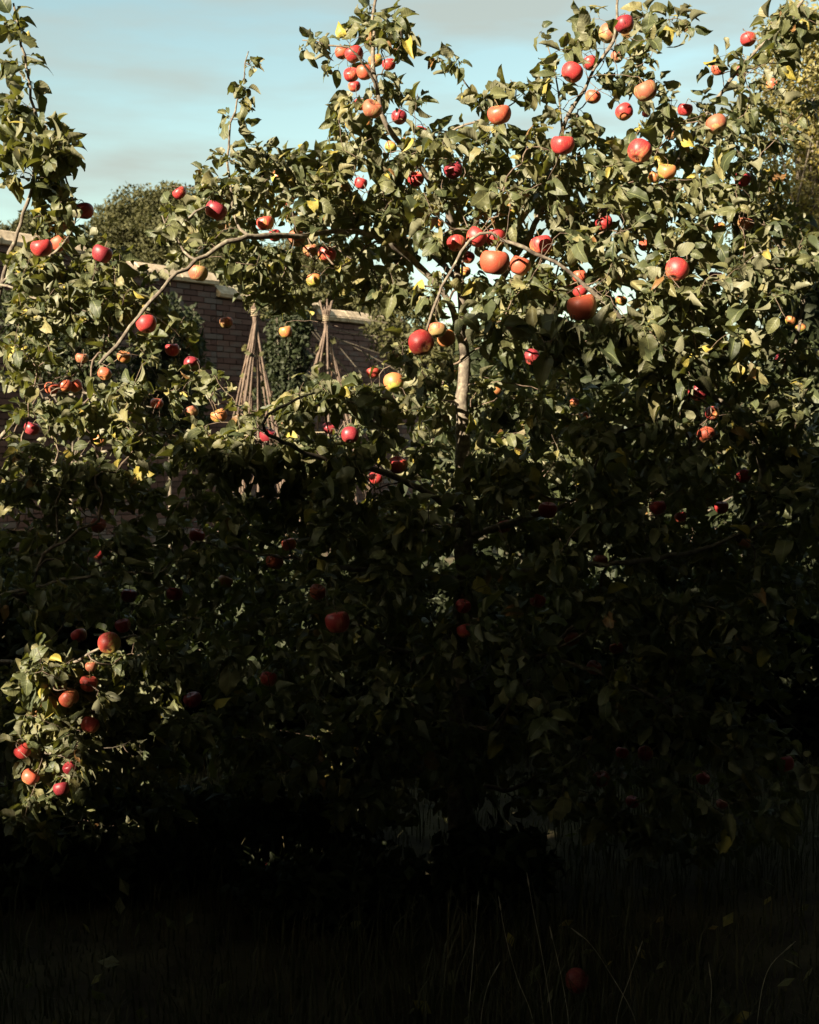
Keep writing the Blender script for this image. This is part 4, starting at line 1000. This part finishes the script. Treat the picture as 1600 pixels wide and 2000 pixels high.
TUNNEL = [(130, 1385, 180, 160, 3.45, .96), (320, 1285, 80, 45, 3.45, .9), (905, 745, 30, 65, 4.15, .95), (1392, 806, 30, 26, 4.6, .95), (1195, 1085, 28, 30, 4.0, .85), (1450, 930, 20, 16, 4.6, .9), (1130, 600, 50, 50, 3.3, .9), (300, 700, 330, 190, 4.0, .45), (600, 780, 140, 70, 3.65, .6)]
def make_leaves(pos, par, rad, kids, spurs, seed, extra):
    r = np.random.default_rng(seed)
    B, Dr, Nm, Ls, Tn, Vr = [], [], [], [], [], []
    def add(p, axis, sc_, k, n):
        az = 2 * np.pi * (k + r.uniform(-.3, .3)) / n
        a = nrm(np.cross(axis, r.normal(size=3) if n == 1 else (np.array([0.31, 0.2, 0.93]) if abs(axis[2]) < .9 else np.array([1.0, .1, 0])))); b = np.cross(axis, a)
        inc = r.uniform(0.7, 1.5)
        d = axis * math.cos(inc) + (a * math.cos(az) + b * math.sin(az)) * math.sin(inc)
        d = nrm(d + np.array([0, 0, -r.uniform(0.1, 0.95)]))
        nn = np.array([0, 0, 0.75]) + r.normal(size=3) * 0.55 + np.array([-0.15, -0.25, 0]) - axis * 0.2
        nn = nrm(nn - d * np.dot(nn, d))
        B.append(p); Dr.append(d); Nm.append(nn); Ls.append(sc_ * float(np.clip(r.normal(0.054, 0.0165), 0.020, 0.092))); 
        tt = r.uniform(); Tn.append(r.uniform(0.0, 0.62) if tt < .74 else (r.uniform(.55, .86) if tt < .945 else (r.uniform(.88, .96) if tt < .985 else 1.0)))
        Vr.append(r.integers(len(LEAF)))
    for nd, (kind, sc_) in spurs:
        p = pos[nd]; ax = nrm(p - pos[par[nd]]); ax = nrm(ax + np.array([0, -0.15, 0.35]))
        n = int(r.integers(7, 11)) if kind == 'spur' else int(r.integers(2, 4))
        for k in range(n): add(p, ax, sc_, k, n)
        # leaves back along the twig
        q = nd
        for step_ in range(int(r.integers(2, 6))):
            q = par[q]
            if q < 0 or rad[q] > 0.005: break
            if r.uniform() < 0.62: add(pos[q], nrm(pos[q] - pos[par[q]]), sc_ * .9, 0, 1)
    B, Dr, Nm, Ls, Tn, Vr = map(np.array, (B, Dr, Nm, Ls, Tn, Vr))
    keep = np.ones(len(B), bool)
    mid = B + Dr * Ls[:, None] * 0.75; tip = B + Dr * Ls[:, None] * 1.15
    qm, qt = proj(mid), proj(tip); QF = {f: proj(B + Dr * (Ls * f)[:, None]) for f in (0.25, 0.55, 0.85, 1.15)}
    rnd = r.uniform(size=len(B))
    for (c, R, tipp, (px, py, rp, d), clear) in AINFO:
        for f in (0.25, 0.55, 0.85, 1.15):
            P = B + Dr * (Ls * f)[:, None]; q = QF[f]
            e = np.hypot(q[:, 0] - px, q[:, 1] - py)
            keep &= ~((e < rp + (12 if clear > .75 else 7)) & (q[:, 2] < d + 0.02) & (rnd < clear + .17))
            keep &= np.linalg.norm(P - c, axis=1) > R * 1.0
        # the sun must reach the clear ones
        if clear > .55 and (py < 900 or px < 400):
            for f in (0.4, 0.9):
                v = B + Dr * (Ls * f)[:, None] - c; k = v @ SUN; off = np.linalg.norm(v - k[:, None] * SUN, axis=1)
                keep &= ~((k > 0) & (k < 1.5) & (off < R * 1.1) & (rnd < 0.86))
    for (cx, cy, rx, ry, d, pr) in TUNNEL:
        k = (d - mid[:, 1]) / (-SUN[1]); g = proj(mid - SUN * k[:, None])
        keep &= ~((mid[:, 1] < d - 0.12) & (((g[:, 0] - cx) / rx) ** 2 + ((g[:, 1] - cy) / ry) ** 2 < 1) & (rnd < pr))
    for (cx, cy, rx, ry, pr) in SEE:
        for q in (qm, qt):
            keep &= ~((((q[:, 0] - cx) / rx) ** 2 + ((q[:, 1] - cy) / ry) ** 2 < 1) & (rnd < pr))
    for (pl, w, pr, d) in LINES:
        dm = np.min(np.hypot(qm[:, None, 0] - pl[None, :, 0], qm[:, None, 1] - pl[None, :, 1]), 1)
        keep &= ~((dm < w + 9) & (qm[:, 2] < d + 0.05) & (rnd < pr))
    return [x[keep] for x in (B, Dr, Nm, Ls, Tn, Vr)]

def visible_rank(sets):
    """score leaves by how much of the picture they show, nearest first over a coarse raster"""
    allb = np.concatenate([s[0] + s[1] * s[3][:, None] * 0.8 for s in sets]); L = np.concatenate([s[3] for s in sets])
    facing = np.concatenate([np.abs(np.sum(s[2] * nrm(s[0] - CAM), 1)) for s in sets])
    q = proj(allb); order = np.argsort(q[:, 2]); C = 8
    occ = np.zeros((2000 // C, 1600 // C), bool)
    ap = sorted([(a[3][3], a[3]) for a in AINFO]); ai = 0
    score = np.zeros(len(q))
    yy, xx = np.mgrid[0:2000 // C, 0:1600 // C]
    def mark(px, py, r):
        x0, x1 = int(max(0, (px - r) // C)), int(min(1600 // C, (px + r) // C + 1)); y0, y1 = int(max(0, (py - r) // C)), int(min(2000 // C, (py + r) // C + 1))
        if x0 >= x1 or y0 >= y1: return 0
        sub = occ[y0:y1, x0:x1]; m = ((xx[y0:y1, x0:x1] + .5) * C - px) ** 2 + ((yy[y0:y1, x0:x1] + .5) * C - py) ** 2 < r * r
        c = int((m & ~sub).sum()); sub |= m; return c
    for i in order:
        while ai < len(ap) and ap[ai][0] < q[i, 2]:
            a = ap[ai][1]; mark(a[0], a[1], a[2]); ai += 1
        r = L[i] / q[i, 2] * FPX * (0.20 + 0.17 * facing[i])
        score[i] = mark(q[i, 0], q[i, 1], r)
    return score

def leaf_mesh_variant(var, tint):
    V, Q, T, UV = LEAF[var]
    me = mesh_np('leaf', V * 0.06, [Q, T], M_LEAF); set_tint(me, np.full(len(V), tint)); set_uv(me, UV)
    return me
def set_uv(me, UV):
    uvl = me.uv_layers.new(name='UVMap'); idx = np.zeros(len(me.loops), np.int32); me.loops.foreach_get('vertex_index', idx)
    uvl.data.foreach_set('uv', UV[idx].astype(np.float32).ravel())

TREES = []
for nm, limbs, blobs, sel, seed in (('A', LIMBS_A, BL_A, lambda px, py: px > 330, 21), ('B', LIMBS_B, BL_B, lambda px, py: px <= 330, 22)):
    aidx = [i for i, a in enumerate(AINFO) if (sel(a[3][0], a[3][1]) or (nm == 'A' and 255 < a[3][0] and a[3][1] < 700)) and not (nm == 'B' and 255 < a[3][0] and a[3][1] < 700)]
    if nm == 'B': aidx += [i for i, a in enumerate(AINFO) if a[3][0] > 330 and a[3][0] < 400 and a[3][1] > 1250]
    if nm == 'A': aidx = [i for i in aidx if not (330 < AINFO[i][3][0] < 400 and AINFO[i][3][1] > 1250)]
    pos, par, rad, tag, kids, spurs = grow(limbs, blobs, aidx, seed)
    lv = make_leaves(pos, par, rad, kids, spurs, seed + 50, None)
    TREES.append((nm, pos, par, rad, tag, kids, lv, limbs))
score = visible_rank([t[6] for t in TREES]); off = 0
LABELS = {'A': 'spreading apple tree heavy with red fruit, top sunlit, base in black shade',
          'B': 'apple tree reaching in from the left edge with an upright leafy shoot'}
for nm, pos, par, rad, tag, kids, lv, limbs in TREES:
    base = pos[0] * np.array([1, 1, 0])
    root = thing('apple_tree', LABELS[nm], 'tree', base, 'apple trees in the orchard')
    # chains: at each node the thickest child goes on
    seen = np.zeros(len(pos), bool); tw = Acc(); nbr = 0
    starts = [(0, -1)]
    chains = []
    while starts:
        s, frm = starts.pop()
        ch = [frm] if frm >= 0 else []; i = s
        while True:
            ch.append(i)
            ks = kids[i]
            if not ks: break
            if tag[i] >= 0 and not any(tag[k] == tag[i] for k in ks) and rad[i] > 0.012:
                for k in ks: starts.append((k, i))
                break
            same = [k for k in ks if tag[k] == tag[i] and tag[i] >= 0]
            nx = same[0] if same else max(ks, key=lambda k: rad[k])
            for k in ks:
                if k != nx: starts.append((k, i))
            i = nx
        chains.append((ch, tag[s], frm))
    for ch, tg, frm in chains:
        if len(ch) < 2: continue
        P = pos[ch] - base; R = rad[ch].copy()
        if frm >= 0: R[0] = min(R[0], R[1] * 1.25)
        if tg >= 0:
            kn = np.convolve(rng.normal(size=len(R) + 4), np.ones(3) / 3, 'same')[2:-2]
            V, Q, T = tube(P, R * (1 + 0.16 * np.clip(kn, -1, 2)), 10, 0.06)
            link('trunk' if tg == 0 else 'branch', mesh_np('branch', V, [Q, T], M_BARK), root)
        else:
            tw.add(*tube(P, R, 5 if R.max() > 0.003 else 4))
    link('twigs', tw.mesh('twigs', M_TWIG), root, kind='stuff')
    B, Dr, Nm, Ls, Tn, Vr = lv; sc_ = score[off:off + len(B)]; off += len(B)
    top = set(np.argsort(-sc_)[:298].tolist())
    lib = {}; TQ = np.array([0.12, 0.34, 0.56, 0.78, 0.92])
    acc = Acc(); tints, uvs = [], []
    Bt = np.cross(Nm, Dr)
    for i in range(len(B)):
        Rm = np.stack([Dr[i], Bt[i], Nm[i]], 1)
        if i in top:
            tq = float(TQ[np.abs(TQ - Tn[i]).argmin()]); key = (int(Vr[i]), tq)
            if key not in lib: lib[key] = leaf_mesh_variant(*key)
            M = Matrix([list(Rm[0] * Ls[i] / 0.06) + [B[i][0] - base[0]], list(Rm[1] * Ls[i] / 0.06) + [B[i][1] - base[1]], list(Rm[2] * Ls[i] / 0.06) + [B[i][2] - base[2]], [0, 0, 0, 1]])
            link('leaf', lib[key], root, mat4=M)
        else:
            V, Q, T, UV = LEAF[Vr[i]]
            acc.add((V * Ls[i]) @ Rm.T + (B[i] - base), Q, T); tints.append(np.full(len(V), Tn[i])); uvs.append(UV)
    me = acc.mesh('foliage', M_LEAF); set_tint(me, np.concatenate(tints)); set_uv(me, np.vstack(uvs))
    link('foliage', me, root, kind='stuff')
    print('tree', nm, 'nodes', len(pos), 'leaves', len(B))

# ------------------------------------------------------------------ grass
M_GRASS = leaf_mat('grass_blade', [(0, (0.045, 0.044, 0.019)), (0.6, (0.085, 0.075, 0.034)), (1, (0.20, 0.15, 0.08))], (0.08, 0.075, 0.036), (0.07, 0.09, 0.02), 0.2, 0.6, 0.3, False)
def build_grass():
    n = 46000
    y = 2.2 + rng.uniform(size=n) ** 1.4 * 9.0; x = rng.uniform(-1, 1, n) * (0.6 + y * 0.42)
    h = rng.gamma(4, 0.030, n) * (1 + 0.5 * np.sin(x * 3 + 1) * np.sin(y * 2.3)); h = np.clip(h, 0.04, 0.34)
    th = rng.uniform(0, 2 * np.pi, n); lean = rng.uniform(0.05, 0.7, n); w = rng.uniform(0.0015, 0.0035, n)
    base = np.stack([x, y, ground_z(x, y) - 0.01], 1)
    dv = np.stack([np.cos(th), np.sin(th), 0 * th], 1); sv = np.stack([-np.sin(th), np.cos(th), 0 * th], 1) * w[:, None]
    z = np.array([0, 0, 1.0])
    m1 = base + z * (h * 0.55)[:, None] + dv * (h * lean * 0.25)[:, None]; t = base + z * (h * (1 - 0.25 * lean))[:, None] + dv * (h * lean)[:, None]
    V = np.stack([base - sv, base + sv, m1 + sv * .8, m1 - sv * .8, t], 1).reshape(-1, 3)
    i = np.arange(n)[:, None] * 5
    me = mesh_np('grass', V, [i + np.array([[0, 1, 2, 3]]), i + np.array([[3, 2, 4]])], M_GRASS)
    set_tint(me, np.repeat(rng.uniform(0, 1, n) ** 1.5, 5))
    link('grass', me, kind='stuff', label='rough dark orchard grass in the shade', cat='grass')
build_grass()

n = 260
yy = 3.0 + rng.uniform(size=n) ** 1.3 * 2.8; xx = rng.uniform(-1, 1, n) * (0.3 + yy * 0.38)
lit_me = foliage_mesh('leaf_litter', np.stack([xx, yy, ground_z(xx, yy) + rng.uniform(0.01, 0.09, n)], 1), rng.uniform(0.035, 0.07, n), M_LEAF, (0.5, 1.0), (0, 0, 2.5), 0.6)
lit_me.uv_layers.new(name='UVMap')
link('leaf_litter', lit_me, kind='stuff', label='fallen leaves scattered over the dark grass', cat='leaves')

# dry stalks standing in the grass at the bottom right
M_STRAW = simple_noise_mat('dry_straw', [(0.3, (0.30, 0.24, 0.15)), (0.7, (0.48, 0.41, 0.28))], 60, 0.7)
STALKS = [(((915, 1990), (922, 1900), (935, 1746)), 3.05, 'dry upright straw stalk, leftmost of those in the dark grass'),
          (((1040, 1990), (1010, 1910), (988, 1830), (975, 1756)), 3.05, 'dry stalk leaning left, second from the left in the dark grass'),
          (((1078, 1990), (1058, 1860), (1042, 1780), (1030, 1710)), 3.1, 'tallest dry stalk in the dark grass, leaning slightly left'),
          (((1110, 1990), (1095, 1900), (1075, 1815)), 3.1, 'short leaning dry stalk right of the tallest one'),
          (((1240, 1990), (1185, 1890), (1150, 1840), (1120, 1816)), 3.1, 'bent dry stalk drooping left over the fallen apple'),
          (((1205, 1990), (1228, 1915), (1253, 1844)), 3.0, 'pale dry stalk leaning right, brightest in the grass'),
          (((940, 1990), (955, 1920), (974, 1884)), 3.0, 'short forked dry stalk low between the leftmost two'),
          (((1387, 1990), (1390, 1930), (1385, 1885)), 3.0, 'thin dry stalk standing alone right of the pale leaning one'),
          (((1480, 1990), (1500, 1895), (1550, 1842)), 3.1, 'arched dry stalk by the right corner of the grass')]
for pts, d, lab in STALKS:
    P0 = at(pts[0][0], pts[0][1], d); P = np.array([np.array([P0[0], d, -0.05])] + [at(px, py, d + 0.01 * k) for k, (px, py) in enumerate(pts)])
    base = np.array([P[0][0], P[0][1], 0]); Pr = resample(P, 0.02) - base
    root = thing('dry_stalk', lab, 'grass stalk', base, 'dry stalks in the dark grass')
    V, Q, T = tube(Pr, np.linspace(0.0014, 0.0007, len(Pr)), 5); link('stem', mesh_np('stem', V, [Q, T], M_STRAW), root)
    tp = nrm(Pr[-1] - Pr[-3]); hp = np.array([Pr[-1] - tp * 0.03, Pr[-1] - tp * 0.012, Pr[-1] + tp * 0.008])
    V, Q, T = tube(resample(hp, 0.005), np.array([0.0008, 0.0018, 0.0022, 0.0020, 0.0016, 0.0012, 0.001, 0.0006])[:len(resample(hp, 0.005))] if len(resample(hp, 0.005)) <= 8 else np.full(len(resample(hp, 0.005)), .0015), 5)
    link('seed_head', mesh_np('seed_head', V, [Q, T], M_STRAW), root)

# windfalls in the grass
def windfall(px, py, dia, kind, label):
    r = at(px, py, 1.0) - CAM; k = (CAM[2] - 0.05) / -r[2]; c = CAM + r * k
    D = dia * (r * k)[1] / FPX
    src = None
    V, F = apple_mesh('x', 2)
    M = Matrix.Translation((c[0], c[1], D * 0.42 + 0.02)) @ Matrix.Rotation(1.1, 4, 'X') @ Matrix.Rotation(0.6 + px, 4, 'Y') @ Matrix.Scale(D / 0.072, 4)
    o = link('fallen_apple', mesh_np('fallen_apple', V * 0.072, F, A_MAT[kind]), None, None, label, 'apple', 'windfall apples in the grass', M)
    P = resample(np.array([[0, 0, 0.018], [0, 0.001, 0.03], [0.003, 0.002, 0.045]]), 0.006)
    V, Q, T = tube(P, np.linspace(0.0013, 0.0018, len(P)), 6); link('stalk', mesh_np('stalk', V, [Q, T], M_STALK), o)
for a in [(1128, 1915, 50, 'D', 'dark red windfall apple lying among the dry stalks'), (522, 1703, 40, 'D', 'faint red windfall, left of two in the dark grass'), (590, 1688, 32, 'O', 'faint orange windfall, right of two in the dark grass'),
          (45, 1700, 40, 'O', 'dull pink windfall at the left edge of the grass'), (505, 1612, 32, 'Y', 'faint yellow windfall above the red pair in the dark grass')]:
    windfall(*a)
